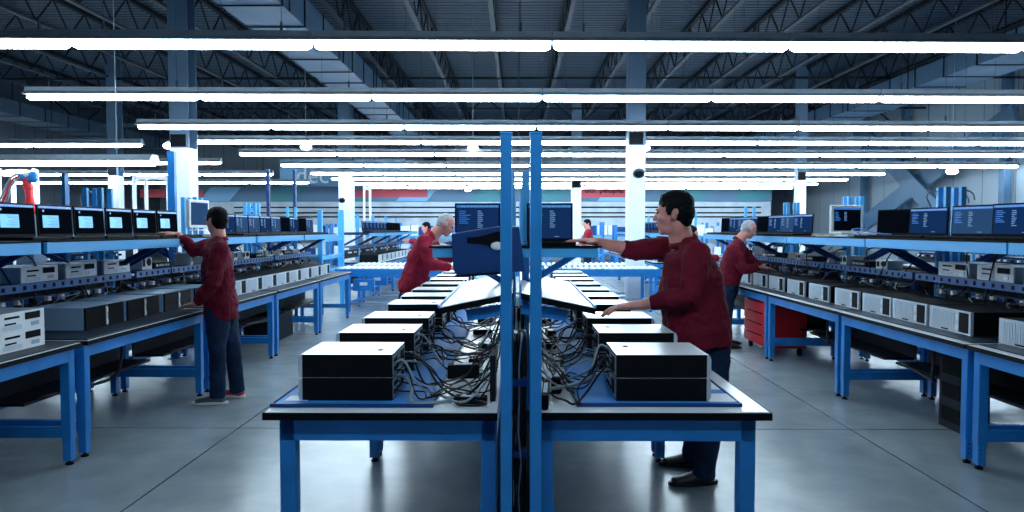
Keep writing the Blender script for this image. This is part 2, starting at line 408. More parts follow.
# low wide task lights over the second bench line at left
def task_light(x0, x1, Y, z, label):
    t = thing('task_light', label, 'hanging light', ((x0+x1)/2, Y, z)); w = (x1-x0)/2
    MB().prism([(-w, -.14, 0), (-w, -.07, .09), (-w, .07, .09), (-w, .14, 0)], (2*w, 0, 0)).build('reflector', M['steel'], t)
    MB().box(-w+.05, w-.05, -.10, .10, -.05, -.002).build('tube', M['tube'], t)
    for x in (-w*.8, w*.8): MB().cyl((x, 0, .09), (x, 0, ZC-z-.005), .006, 5).build('hanger', M['steel'], t)
p = P(155, 163, 9.3)
task_light(p.x-5.2, p.x, 9.3, p.z+.02, 'low hanging wide bright light bar at the left edge')
# round dome lamps
for i, (px, py, Y, label) in enumerate([(306, 147, 16, 'small glowing dome lamp below the ceiling left of centre'), (473, 148, 17, 'small glowing dome lamp left of the centre posts'),
        (952, 171.5, 16, 'glowing dome lamp low at right in front of the brace'), (170, 146, 14, 'small glowing lamp beside the left column'), (468, 190, 28, 'pale dome lamp far back left of the centre posts'), (644, 148, 14.6, 'small glowing lamp right of the right column')]):
    p = P(px, py, Y); t = thing('dome_lamp', label, 'lamp', p)
    MB().ell((0, 0, 0), [V((1,0,0)), V((0,1,0)), V((0,0,1))], (.13, .13, .07)).build('diffuser', M['dome'], t)
    MB().cyl((0, 0, .05), (0, 0, .12), .07).cyl((0, 0, .12), (0, 0, ZC-p.z-.005), .006, 5).build('stem', M['steel'], t)

# ------------------------------------------------------------------ work benches
BL = 1.80; BW = .92; TH = .80
def leg_part(t, x, y, h=.69, w=.062, name='leg', m='blue'):
    lg = MB().box(x-w/2, x+w/2, y-w/2, y+w/2, .16, h)
    lg = lg.build(name, M[m], t, bevel=.005)
    ft = MB().box(x-w/2+.005, x+w/2-.005, y-w/2+.005, y+w/2-.005, .03, .2)
    for z in (.07, .10, .13, .16):
        ft.cyl((x-.008, y-w/2+.006, z), (x-.008, y-w/2+.003, z), .004, 8, 1)
    f = ft.build('leg_extension', [M['blue'], M['black']], lg)
    g = MB().cyl((x, y, 0), (x, y, .012), .024).cyl((x, y, .012), (x, y, .035), .01).build('levelling_foot', M['black'], lg)
    return lg
def make_bench(rear=True):
    t = thing('workbench', 'x', 'workbench')
    MB().box(0, BW, .01, BL-.01, TH-.028, TH).build('tabletop', M['lam'], t, bevel=.003)
    e = MB().box(-.006, .0, .004, BL-.004, TH-.03, TH-.002).box(0, BW, .003, .01, TH-.03, TH-.002).box(0, BW, BL-.01, BL-.003, TH-.03, TH-.002)
    e.build('edge_trim', M['black'], t)
    f = MB().box(.035, .065, .05, BL-.05, TH-.115, TH-.03).box(BW-.07, BW-.04, .05, BL-.05, TH-.115, TH-.03)
    f.box(.07, BW-.07, .03, .06, TH-.115, TH-.03).box(.07, BW-.07, BL-.06, BL-.03, TH-.115, TH-.03)
    f.build('apron', M['blue'], t)
    for x in (.065, BW-.065):
        for y in (.055, BL-.055): leg_part(t, x, y, TH-.03)
    for y in (.055, BL-.055):
        MB().box(.09, BW-.09, y-.02, y+.02, .18, .25).build('stretcher', M['blue'], t)
    MB().box(BW-.12, BW-.085, .09, BL-.09, .26, .33).build('rail', M['blue'], t)
    MB().box(BW-.42, BW-.14, .09, BL-.09, .33, .35).box(BW-.13, BW-.12, .09, BL-.09, .34, .62).build('lower_shelf', M['dark'], t)
    hs = MB(); q = [(.30, .1, .74), (.30, .75, .72), (.31, .84, .66), (.32, .86, .5), (.34, .90, .38), (.4, 1.0, .34), (.5, 1.6, .36)]
    hs.tube(smooth_path(q, 5), .012, 7); hs.build('air_hose', M['rubber'], t)
    # uprights, upper shelf and slotted middle beam
    for y in (.05, BL-.05):
        u = MB().box(BW+.01, BW+.055, y-.018, y+.018, .3, 1.93); u.build('upright', M['lblue'], t, bevel=.003)
        MB().bar((BW+.01, y, 1.14), (.42, y, 1.41), .03, .045).bar((BW+.01, y, 1.435), (.28, y, 1.435), .03, .04).build('shelf_bracket', M['nblue'], t)
    MB().box(.25, .275, .004, BL-.004, 1.385, 1.460).build('shelf_beam', M['lblue'], t, bevel=.003)
    MB().box(.28, BW+.01, .01, BL-.01, 1.44, 1.462).build('upper_shelf', M['nblue'], t)
    MB().box(.245, BW+.0, .006, BL-.006, 1.463, 1.472).build('shelf_mat', M['black'], t)
    sb = MB().box(.70, .725, .02, BL-.02, 1.09, 1.15)
    for k in range(16): y = .12+k*.105; sb.box(.698, .7, y, y+.03, 1.105, 1.135, 1)
    sb.build('slotted_beam', [M['mblue'], M['black']], t)
    MB().box(.73, BW+.01, .02, BL-.02, 1.13, 1.15).build('middle_shelf', M['dark'], t)
    # back panel and power strip with plugs
    bp = MB().box(BW-.008, BW, .09, BL-.09, .86, 1.06); bp.build('back_panel', M['dark'], t)
    ps = MB().box(.80, .85, .15, BL-.15, .985, 1.03).build('power_strip', M['nblue'], t)
    for k in range(9):
        y = .22+k*.16
        MB().box(.765, .80, y, y+.035, .99, 1.025).build('plug', M['white'] if k % 3 else M['black'], ps)
    return t
BP = make_bench()
# (row name, aisle x, direction, first y, count)
LROW = [4.53+1.85*i for i in (-2, -1, 0, 1, 2, 3)]
RROW = [4.45+1.81*i for i in (-2, -1, 0, 1, 2, 3)]
def bench_row(x, y0s, rz, where, group):
    for i, y in enumerate(y0s):
        loc = (x, y if rz == 0 else y+BL, 0)
        place(BP, loc, rz, 'blue bench with raised shelf, %s from camera, %s' % (nth(i+1), where), group)
bench_row(-2.885, LROW, PI, 'facing the left aisle', 'benches along the left aisle')
bench_row(2.925, RROW, 0, 'facing the right aisle', 'benches along the right aisle')
bench_row(-4.93, LROW, 0, 'backing the left aisle benches', 'rear benches at left')
bench_row(4.97, RROW, PI, 'backing the right aisle benches', 'rear benches at right')
FARY = [15.3+1.85*i for i in range(4)]
bench_row(-3.05, FARY, PI, 'at left beyond the roller conveyor', 'benches beyond the conveyor')
bench_row(3.05, FARY, 0, 'at right beyond the roller conveyor', 'benches beyond the conveyor')
bench_row(-7.6, [3.3+1.9*i for i in range(6)], PI, 'far outer line at left', 'outer benches at left')
bench_row(7.6, [3.3+1.9*i for i in range(6)], 0, 'far outer line at right', 'outer benches at right')

# mats on the benches
def bench_mat(x0, x1, y0, y1, z, m, label, group):
    o = MB().box(x0, x1, y0, y1, z, z+.008).build('bench_mat', M[m], bevel=.002); tag(o, label, 'mat', group)
for i, y in enumerate(LROW): bench_mat(-3.72, -2.897, y+.03, y+BL-.03, TH+.001, 'dmat', 'dark anti-static mat covering the %s left aisle bench from the camera' % nth(i+1), 'dark mats on the left benches')
for i, y in enumerate(RROW): bench_mat(2.985, 3.76, y+.03, y+BL-.03, TH+.001, 'dmat', 'dark anti-static mat on the %s right aisle bench from the camera' % nth(i+1), 'dark mats on the right benches')

# ------------------------------------------------------------------ centre tables
CY = [2.77+1.81*i for i in range(5)]
CL = 1.79
def make_centre():
    """local: x 0 = inner edge at the posts, x = W outer edge"""
    W = .955
    t = thing('assembly_table', 'x', 'table')
    MB().box(0, W, .008, CL, TH-.030, TH).build('tabletop', M['lam'], t, bevel=.003)
    MB().box(-.002, W+.008, 0, .008, TH-.034, TH-.003).box(W, W+.008, .008, CL, TH-.034, TH-.003).box(-.002, W+.008, CL, CL+.008, TH-.034, TH-.003).build('edge_trim', M['black'], t, bevel=.002)
    f = MB().box(.0, W-.06, .02, .05, TH-.125, TH-.034).box(.0, W-.06, CL-.05, CL-.02, TH-.125, TH-.034)
    f.box(W-.09, W-.06, .05, CL-.05, TH-.125, TH-.034).box(.0, .03, .05, CL-.05, TH-.125, TH-.034).build('apron', M['blue'], t)
    for x in (.035, W-.085):
        for y in (.053, CL-.053): leg_part(t, x, y, TH-.034, .066)
    MB().box(.04, .08, .09, CL-.09, .30, .36).build('rail', M['blue'], t)
    return t
CP = make_centre()
for i, y in enumerate(CY):
    place(CP, (.082, y, 0), 0, 'white topped blue table right of the centre posts, %s from the camera' % nth(i+1), 'centre tables right of the posts')
for i, y in enumerate(CY):   # mirrored through a half turn
    place(CP, (-.082, y+CL, 0), PI, 'white topped blue table left of the centre posts, %s from the camera' % nth(i+1), 'centre tables left of the posts')
def post(x, y, h, m, label, group=None, w=.046, z0=0):
    t = thing('upright_post', label, 'post', (x, y, 0), 0, group)
    MB().box(-w/2, w/2, -.03, .03, .01, h).build('post_tube', M[m], t, bevel=.003)
    MB().box(-w/2-.02, w/2+.02, -.05, .05, 0, .012).build('foot_plate', M[m], t)
    MB().box(-w/2-.002, w/2+.002, -.032, .032, h, h+.006).build('cap', M['lblue'], t)
    return t
post(-.043, 2.725, 1.925, 'pblue', 'nearest tall blue post, left one of the centre pair')
post(.075, 2.725, 1.925, 'pblue', 'nearest tall blue post, right one of the centre pair')
for i, y in enumerate([4.57, 6.38, 8.19, 10.0]):
    post(-.040, y, 1.93, 'lblue', 'light blue post left in the %s centre pair from the camera' % nth(i+2), 'farther centre posts', .05)
    post(.058, y, 1.93, 'lblue', 'light blue post right in the %s centre pair from the camera' % nth(i+2), 'farther centre posts', .05)

# mats with turned-up edge under the centre computers
def tray_mat(x0, x1, y0, y1, label, group):
    t = thing('blue_mat', label, 'mat', (0, 0, TH+.001), 0, group)
    MB().box(x0, x1, y0, y1, 0, .010).build('mat_sheet', M['mat'], t, bevel=.002)
    k = .008; b = MB().box(x0-k, x1+k, y0-k, y0, 0, .016).box(x0-k, x0, y0, y1, 0, .016).box(x1, x1+k, y0, y1, 0, .016)
    b.build('mat_rim', M['nblue'], t)
tray_mat(-1.03, -.36, 2.84, 4.5, 'bright blue mat under the nearest computers on the left centre table', None)
tray_mat(.26, .94, 2.86, 4.5, 'blue mat under the nearest computers on the right centre table', None)
for i, y in enumerate(CY[1:]):
    tray_mat(-1.03, -.36, y+.05, y+1.72, 'blue mat on the %s left centre table from the camera' % nth(i+2), 'farther mats on the centre tables')
    tray_mat(.26, .94, y+.05, y+1.72, 'blue mat on the %s right centre table from the camera' % nth(i+2), 'farther mats on the centre tables')

# ------------------------------------------------------------------ small desktop computers (stacked in twos)
def make_sff():
    t = thing('desktop_computer', 'x', 'computer')
    W, L, H = .405, .32, .0995
    MB().box(.018, W, 0, L, .0, H-.0007).build('case', M['black2'], t)
    MB().box(.016, W+.002, -.001, L+.001, H-.0007, H).build('lid', M['alu'], t, bevel=.001)
    # curved front bezel
    b = MB(); prof = [(.018, 0), (.006, .004), (0, .02), (0, H-.02), (.006, H-.004), (.018, H)]
    b.prism([(x, -.001, z) for x, z in prof], (0, L+.002, 0)); bz = b.build('front_bezel', M['silver'], t)
    MB().box(-.003, .0, .05, .2, .045, .06).box(-.003, 0, .23, .25, .045, .06).build('drive_slot', M['black'], bz)
    bd = MB().ell((W-.07, .11, H+.0005), [V((1,0,0)), V((0,1,0)), V((0,0,1))], (.014, .02, .002)).build('badge', M['black'], t)
    rp = MB().box(W, W+.003, .01, L-.01, .008, H-.01).build('rear_panel', M['steel'], t)
    pt = MB()
    for (y, z, w, h) in ((.03, .02, .03, .02), (.03, .055, .03, .02), (.08, .02, .05, .02), (.08, .055, .02, .02), (.15, .02, .035, .015), (.2, .02, .08, .06)):
        pt.box(W+.003, W+.006, y, y+w, z, z+h)
    pt.build('port', M['black'], rp)
    ft = MB()
    for x in (.05, W-.05):
        for y in (.04, L-.04): ft.cyl((x, y, 0), (x, y, .001), .012, 10)
    ft.build('foot', M['rubber'], t)
    return t
SF = make_sff()
ZT = TH+.0115
CPCY = [2.91, 3.53, 4.12, 4.87, 5.45, 6.02, 6.65, 7.25, 7.85, 8.5]
for side in (-1, 1):
    sn = 'left' if side < 0 else 'right'
    for i, y in enumerate(CPCY):
        for lv in (0, 1):
            lab = '%s of two stacked slim computers, %s stack from the camera, %s of the posts' % (['bottom', 'top'][lv], nth(i+1), sn)
            if side < 0: place(SF, (-.942, y, ZT+lv*.1005), 0, lab, 'slim computers on the left centre tables')
            else: place(SF, (.832, y+.32, ZT+lv*.1005), PI, lab, 'slim computers on the right centre tables')
tag(MB().box(.80, .92, 2.98, 3.12, 0, .002).build('paper_sheet', M['plabel'], loc=(.02, -.08, ZT)), 'white paper sheet on the mat right of the nearest right computer', 'paper')
tag(MB().box(0, .10, 0, .09, 0, .002).build('paper_sheet', M['plabel'], loc=(-1.0, 2.9, ZT)), 'small white paper on the mat at the left front table corner', 'paper')
tag(MB().box(0, .10, 0, .16, 0, .002).build('paper_sheet', M['plabel'], loc=(.835, 3.12, ZT)), 'second white paper farther along beside the nearest right computer', 'paper')

# ------------------------------------------------------------------ towers lying on the side benches
def make_tower(kind):
    t = thing('tower_computer', 'x', 'computer')
    W, L, H = .44, .48, .163
    light = kind == 'silver_side'
    MB().box(.015, W, 0, L, 0, H-.002).build('case', M['sblue'] if light else M['black2'], t, bevel=.002)
    MB().box(.014, W+.001, -.001, L+.001, H-.002, H+.001).build('top_panel', M['sblue'] if light else M['black2'], t)
    b = MB()
    if light:
        b.box(0, .015, 0, L, 0, H, 1); b.box(-.006, 0, .22, .24, .01, H-.01, 0); b.box(-.010, -.006, .222, .238, .02, .05, 2).box(-.010, -.006, .222, .238, .11, .14, 2)
        b.build('front_panel', [M['silver'], M['black'], M['white']], t)
    else:
        b.box(0, .015, 0, L, 0, H, 0).box(-.004, 0, .03, .13, .012, H-.012, 1).box(-.006, 0, 0, .02, 0, H, 0)
        b.box(-.003, 0, .14, .17, .02, .06, 2).box(-.003, 0, .145, .165, .09, .13, 2)
        for k in range(11): b.box(-.004, 0, .19+k*.024, .205+k*.024, .015, H-.015, 0)
        b.box(-.005, 0, .25, .33, .008, .018, 1)
        b.build('front_panel', [M['silver'], M['black'], M['white']], t)
    MB().box(W+.001, W+.004, .02, L-.02, .01, H-.01).build('rear_panel', M['steel'], t)
    return t
TL = make_tower('silver_side'); TS = make_tower('silver_front')
zb = TH+.0095
# right row: y of near end
for i, y in enumerate([3.97, 4.72, 5.23, 5.73, 6.27, 6.87, 7.46, 8.04, 8.6, 9.15, 9.7, 10.25, 10.8]):
    place(TS, (3.14, y, zb), 0, 'flat lying silver fronted tower computer, %s along the right benches from the camera' % nth(i+1), 'tower computers on the right benches')
for i, y in enumerate([4.93, 5.47, 6.05, 6.62]):
    place(TL, (-3.14, y+.48, zb), PI, 'flat lying tower with black front and grey side, %s along the left benches' % nth(i+1), 'grey sided towers on the left benches')
for i, y in enumerate([7.35, 7.85, 8.35, 8.85, 9.35, 9.85, 10.35, 10.85, 15.4, 15.95, 16.5, 17.05, 17.6, 18.15, 18.7, 19.3, 19.9]):
    s = 'left benches' if y < 12 else 'left line beyond the conveyor'
    k = i+1 if y < 12 else i-7
    place(TS, (-3.12 if y < 12 else -3.12, y+.48, zb if y < 12 else TH+.001), PI, 'silver fronted lying tower, %s along the %s' % (nth(k), s), 'silver fronted towers at left')
for i, y in enumerate([15.4, 16.0, 16.6, 17.2, 17.8, 18.4]):
    place(TS, (3.15, y, TH+.001), 0, 'lying tower computer beyond the conveyor at right, %s from the front' % nth(i+1), 'towers beyond the conveyor at right')

# ------------------------------------------------------------------ white stacked desktops (two drive fronts)
def make_white():
    t = thing('white_desktop', 'x', 'computer')
    W, L, H = .36, .40, .118
    MB().box(.012, W, 0, L, 0, H-.001).build('case', M['steel'], t, bevel=.002)
    b = MB().box(0, .012, 0, L, 0, H-.001, 0).box(-.003, 0, .04, .17, .062, .105, 1)
    b.box(-.003, 0, .22, .34, .080, .093, 1).box(-.003, 0, .25, .34, .045, .055, 1).box(-.002, 0, .05, .12, .02, .045, 2)
    for k in range(5): b.box(-.002, 0, .2, .36, .012+k*.006, .014+k*.006, 2)
    b.build('front_panel', [M['white'], M['black'], M['steel']], t)
    return t
WD = make_white()
for lv in (0, 1):
    place(WD, (-3.04, 4.35, zb+lv*.119), PI, '%s white desktop in the stack at the left photo edge on the bench' % ['lower', 'upper'][lv])
    place(WD, (-3.04, 3.88, zb+lv*.119), PI, '%s white desktop in the nearer stack beyond the left photo edge' % ['lower', 'upper'][lv])
# on the middle shelves
def shelf_stack(x, y, rz, n, label, group=None):
    for lv in range(n): place(WD, (x, y, 1.151+lv*.119), rz, label % ['bottom', 'top'][lv] if '%s' in label else label, group)
shelf_stack(3.66, 4.55, 0, 1, 'white drive unit on the middle right shelf at the right photo edge')
shelf_stack(3.66, 5.05, 0, 1, 'white drive unit on the middle right shelf, second from the right photo edge')
shelf_stack(3.66, 5.55, 0, 1, 'white drive unit on the middle right shelf, third from the right photo edge')
shelf_stack(-3.62, 5.35, PI, 1, 'pale vented unit on the middle left shelf nearest the left photo edge')
shelf_stack(-3.62, 5.85, PI, 1, 'pale unit on the middle left shelf, second from the left photo edge')
shelf_stack(-3.62, 6.35, PI, 1, 'pale unit on the middle left shelf, third from the left photo edge')
# generic small test devices on the middle shelves
def make_dev():
    t = thing('test_device', 'x', 'electronic device')
    MB().box(0, .2, 0, .16, 0, .12).build('housing', M['white'], t, bevel=.006)
    MB().loft([(-.004, .05, .07), (.001, .05, .07)], [.036, .036], (0, 1, 0), 16).box(-.003, 0, .11, .145, .03, .1).build('dial', M['dark'], t)
    return t
DV = make_dev()
def make_dev2():
    t = thing('switch_box', 'x', 'electronic device')
    MB().box(0, .22, 0, .26, 0, .06).build('housing', M['dark'], t, bevel=.004)
    f = MB()
    for k in range(8): f.box(-.003, 0, .02+k*.028, .038+k*.028, .02, .04, 1 if k % 3 else 0)
    f.build('port_row', [M['steel'], M['white']], t)
    return t
DV2 = make_dev2()
k = 0
for side, x in ((-1, -3.62), (1, 3.66)):
    for j in range(12):
        y = 6.75+j*.42+R.uniform(-.06, .06)
        sn = 'left' if side < 0 else 'right'
        rz = (PI if side < 0 else 0)+R.uniform(-.3, .3)
        if j % 3 == 1: place(DV2, (x, y, 1.151), rz, 'flat dark box with pale ports on the middle %s shelf, %s from the front' % (sn, nth(j//3+1)), 'dark boxes on the middle shelves')
        else:
            o = place(DV, (x, y, 1.151), rz, 'small white electronic box on the middle %s shelf, %s from the front' % (sn, nth(j-(j+1)//3+1)), 'white boxes on the middle shelves')
            o.scale = (R.uniform(.7, 1), R.uniform(.6, 1.1), R.uniform(.55, 1.15))

# ------------------------------------------------------------------ laptops
def make_laptop(kind, w=.385, h=.235):
    t = thing('laptop', 'x', 'laptop')
    d = .25
    b = MB().box(0, d, 0, w, 0, .022).build('base', M['black'], t, bevel=.004)
    kb = MB()
    for r in range(5):
        for c in range(12): kb.box(.10+r*.024, .12+r*.024, .03+c*.025, .051+c*.025, .022, .0245)
    kb.build('keyboard', M['dark'], b)
    lean = .012
    def q(u, v, off=0): return V((d+lean*v/h-off, u, .022+v))
    # lid
    l = MB(); l.prism([q(0, 0), q(w, 0), q(w, h), q(0, h)], (.012, 0, 0)); l.build('lid', M['black'], t, bevel=.004)
    s = MB(); m = .012
    def rect(u0, u1, v0, v1, mi, off=.002): s.prism([q(u0, v0, off), q(u1, v0, off), q(u1, v1, off), q(u0, v1, off)], (off-.0003, 0, 0), mi)
    rect(m, w-m, .02, h-m, 0)
    RR = random.Random(3)
    if kind != 'off':
        rect(m, w-m, h-m-.017, h-m, 1, .0028)
        u = .02
        while u < w-.04:
            du = RR.uniform(.012, .03); rect(u, u+du, h-m-.012, h-m-.005, 2, .0034); u += du+.012
    if kind == 'window':
        rect(w*.42, w-.05, .065, .155, 3, .0028)
        rect(w-.07, w-.055, .18, .195, 2, .003)
        for k in range(7): rect(w*.45, w*.45+RR.uniform(.04, .12), .075+k*.011, .079+k*.011, 1, .0034)
    elif kind in ('text', 'slate'):
        for col, (u0, n) in enumerate(((w-.03, 7), (w-.15, 9))):
            for k in range(n):
                v = h-.055-k*.013; ln = RR.uniform(.03, .075) if col == 0 else RR.uniform(.02, .04)
                rect(u0-ln, u0, v, v+.005, 1 if col == 0 else 2, .0028)
        rect(w*.3, w*.4, .03, .034, 2, .0028)
    bg = {'window': 'scrk', 'text': 'scr', 'slate': 'scrg', 'off': 'scrk'}[kind]
    s.build('display', [M[bg], M['scrb'], M['scrt'], M['scrw']], t)
    return t
LT = {k: make_laptop(k) for k in ('window', 'text', 'slate', 'off')}
LT['small'] = make_laptop('text', .30, .25)
ZS = 1.473
def lap(kind, side, y, label, group, yaw=0, z=ZS, xo=3.19):
    if side < 0: place(LT[kind], (-xo, y+.385, z), PI+yaw, label, group)
    else: place(LT[kind], (xo, y, z), yaw, label, group)
ys = [4.48+.41*i for i in range(6)]
for i, y in enumerate(ys):
    lap('window', -1, y, 'open laptop with bright blue window on screen, %s from camera on left shelf' % nth(i+1), 'laptops with bright windows on the left shelf')
for i, y in enumerate([7.95+.40*i for i in range(9)]):
    lap('off' if i in (5, 7) else ('slate' if i % 3 else 'text'), -1, y, 'open laptop on the left shelf beyond the standing man, %s from him' % nth(i+1), 'laptops on the left shelf beyond the man')
for i, y in enumerate([15.4+.42*i for i in range(12)]):
    lap('text' if i < 7 else 'off', -1, y, 'open laptop on the left shelf beyond the conveyor, %s from the front' % nth(i+1), 'laptops beyond the conveyor at left', xo=3.24)
ys = [4.03, 4.475, 4.93, 5.50]
for i, y in enumerate(ys):
    lap(['text', 'text', 'slate', 'text'][i], 1, y, 'open laptop with small blue text on screen, %s on the right shelf from camera' % nth(i+1), 'laptops on the right shelf near the edge', yaw=.25, xo=3.24)
lap('off', 1, 6.03, 'open laptop with a black screen, right of the white monitor', None, yaw=.25, xo=3.24)
for i, y in enumerate([8.0, 8.42, 8.84, 9.28, 9.7, 10.12, 10.54, 10.96]):
    lap(['text', 'slate', 'text', 'off'][i % 4], 1, y, 'open laptop on the right shelf beyond the white monitor, %s from the monitor' % nth(i+1), 'laptops on the right shelf beyond the monitor', yaw=.2, xo=3.22)
for i, y in enumerate([15.4+.42*i for i in range(10)]):
    lap('text', 1, y, 'open laptop on the right shelf beyond the conveyor, %s from the front' % nth(i+1), 'laptops beyond the conveyor at right', xo=3.24)

# white LCD monitors
def monitor(x, y, rz, label, scr, z=ZS):
    t = thing('lcd_monitor', label, 'monitor', (x, y, z), rz)
    MB().box(-.19, .19, -.02, .02, .03, .33).build('bezel', M['white'], t, bevel=.008)
    s = MB().box(-.16, .16, -.022, -.02, .06, .30, 0)
    if scr == 'scrk':
        s.box(-.16, .16, -.023, -.022, .282, .30, 1)
        for k in range(7): s.box(-.15, -.15+R.uniform(.03, .07), -.023, -.022, .25-k*.014, .257-k*.014, 1); s.box(-.04, -.01, -.023, -.022, .25-k*.014, .256-k*.014, 2)
    s.build('display', [M[scr], M['scrb'], M['scrt']], t)
    MB().bar((0, .03, .012), (0, .04, .2), .06, .02, (0, 1, 0)).build('stand', M['skyblue'], t)
    MB().loft([(0, .0, 0), (0, .0, .012)], [(.11, .08), (.10, .07)], (1, 0, 0), 20).build('base', M['white'], t)
monitor(3.50, 7.3, .22, 'white framed monitor with a dark screen on the right shelf', 'scrk')
monitor(-3.44, 7.35, 1.46, 'white framed monitor turned sideways on the left shelf before the man', 'scrg', ZS+.06)
def keyboard(x, y, rz, z, label):
    t = thing('keyboard', label, 'keyboard', (x, y, z), rz)
    MB().box(-.22, .22, -.075, .075, 0, .02).build('base', M['white'], t, bevel=.005)
    k = MB()
    for r in range(5):
        for c in range(17): k.box(-.205+c*.024, -.186+c*.024, -.06+r*.024, -.041+r*.024, .02, .026)
    k.build('keys', M['steel'], t)
keyboard(3.40, 6.88, .5, ZS, 'white keyboard lying in front of the white monitor on the right shelf')
keyboard(3.40, 7.02, .5, ZS+.027, 'second white keyboard stacked beside the monitor on the right shelf')

# cross shelf between the centre tables with two laptops
t = thing('cross_shelf', 'blue cantilever shelf crossing the centre posts under two open laptops', 'shelf', (0, 4.2, 0))
MB().box(-.52, .50, 0, .025, 1.375, 1.435).build('shelf_beam', M['lblue'], t, bevel=.003)
MB().box(-.52, .50, .026, .345, 1.41, 1.433).build('shelf_board', M['nblue'], t)
MB().box(-.54, .52, -.01, .345, 1.434, 1.446).build('shelf_mat', M['black'], t)
for s in (-1, 1): MB().bar((s*.06, .31, 1.18), (s*.40, .20, 1.40), .03, .04).build('brace', M['blue'], t)
def claptop(x, y, rz, label):
    place(LT['small'], (x, y, 1.447), rz, label)
claptop(.365, 4.22, PI/2, 'open laptop with blue screen under the hand of the nearest man')
claptop(-.108, 4.22, PI/2, 'open laptop with blue screen left of the centre posts behind the navy panel')

# sloped white work boards
def slope(side):
    sn = 'left' if side < 0 else 'right'
    t = thing('sloped_board', 'long white sloping board above the computers, %s of the centre posts' % sn, 'board', (0, 3.6, 0))
    xi, xo = side*.022, side*.415; zi, zo = 1.215, 1.135
    L = 1.75
    pl = [(xi, 0, zi), (xo, 0, zo), (xo, L, zo), (xi, L, zi)]
    MB().prism(pl, (0, 0, -.004)).build('board_face', M['lam'], t)
    MB().prism([(x, y, z-.0045) for x, y, z in pl], (0, 0, -.032)).build('board_core', M['black'], t)
    MB().bar((xo, 0, zo+.004), (xo, L, zo+.004), .012, .012).build('blue_edging', M['blue'], t)
    for y in (.06, L-.1):
        MB().bar((side*.025, y, 1.125), (side*.27, y, 1.085), .025, .06).build('bracket', M['blue'], t)
slope(-1); slope(1)

# navy panel standing on the left board
t = thing('equipment_panel', 'dark navy panel with a black cut-out standing on the left sloping board', 'panel', P(488, 276, 4.12))
o0 = V(t.location)
def PP(px, py, Y=4.12): return P(px, py, Y)-o0
MB().prism([PP(451.5, 234), PP(498, 226.5), PP(519, 227), PP(525, 271), PP(500, 274), PP(458, 277.5), PP(453, 270)], (0, .05, .004)).build('shell', M['nblue'], t, bevel=.006)
cut = smooth_path([PP(467, 237.5, 4.113), PP(480, 236.5, 4.113), PP(503, 231.5, 4.113), PP(506, 248, 4.113), PP(492, 248, 4.113), PP(484, 244, 4.113), PP(467, 243, 4.113)], 3)
MB().prism(cut, (0, .005, 0)).build('cut_out', M['black'], t)
MB().ell(PP(497, 246, 4.11), [V((1,0,0)), V((0,1,0)), V((0,0,1))], (.038, .012, .026)).build('white_knob', M['white'], t)
MB().bar(PP(455, 276, 4.1), PP(500, 273, 4.1), .03, .012).build('rubber_foot', M['black'], t)

# ------------------------------------------------------------------ cables
def cable(pts, r, m, label, group, name='cable'):
    mb = MB().tube(smooth_path(pts, 5), r, 6)
    return tag(mb.build(name, M[m]), label, 'cable', group)
def rnd(a, b): return R.uniform(a, b)
for side in (-1, 1):
    sn = 'left' if side < 0 else 'right'
    for i, y in enumerate(CPCY[:8]):
        n = 9 if i < 2 else (7 if i < 4 else 3)
        xr = -.54 if side < 0 else .43
        for j in range(n):
            ya = y+rnd(.03, .28); za = ZT+rnd(.02, .18); s = side
            xin = side*rnd(.10, .20)
            zt = TH+.012
            pts = [(xr, ya, za), (xr-s*.05, ya+rnd(-.02, .02), za+rnd(-.01, .03)), (xr-s*rnd(.09, .14), ya+rnd(-.1, .1), rnd(zt+.01, zt+.12)),
                   (xr-s*rnd(.16, .22), ya+rnd(-.16, .12), zt+rnd(.0, .06)), (side*rnd(.16, .26), ya+rnd(-.2, .2), zt+rnd(.0, .05)), (xin, ya+rnd(-.15, .3), rnd(zt, zt+.14)), (side*.09, ya+rnd(.1, .3), rnd(.9, 1.05))]
            if i == 0: pts = [(a, max(b, 2.83), c) for a, b, c in pts]
            cable(pts, .0036 if j % 4 else .005, 'cable' if j % 8 else 'gcable', 'thin %s cable tangled behind the %s stack of slim computers, %s of the posts' % ('black' if j % 8 else 'grey', nth(i+1), sn), 'tangled cables %s of the centre posts' % sn)
cable([(-.54, 3.0, .90), (-.50, 2.99, .90), (-.455, 2.93, .87), (-.45, 2.87, .82), (-.40, 2.84, .816), (-.30, 2.90, .815), (-.2, 3.1, .815), (-.14, 3.3, .85)], .008, 'gcable', 'thick grey cable looping out of the nearest left computer', None)
cable([(.43, 3.02, .93), (.38, 3.0, .925), (.30, 2.97, .89), (.22, 2.98, .86), (.12, 3.0, .84)], .008, 'gcable', 'thick grey cable from the nearest right computer to the post', None)
cable([(-.52, 3.3, .95), (-.44, 3.2, .93), (-.36, 3.05, .86), (-.27, 2.95, .82), (-.17, 2.88, .818), (-.13, 2.84, .818), (-.17, 2.81, .818), (-.25, 2.83, .818), (-.22, 2.92, .825), (-.09, 3.1, .92)], .006, 'cable', 'black cable looping over the front edge of the left centre table', None)
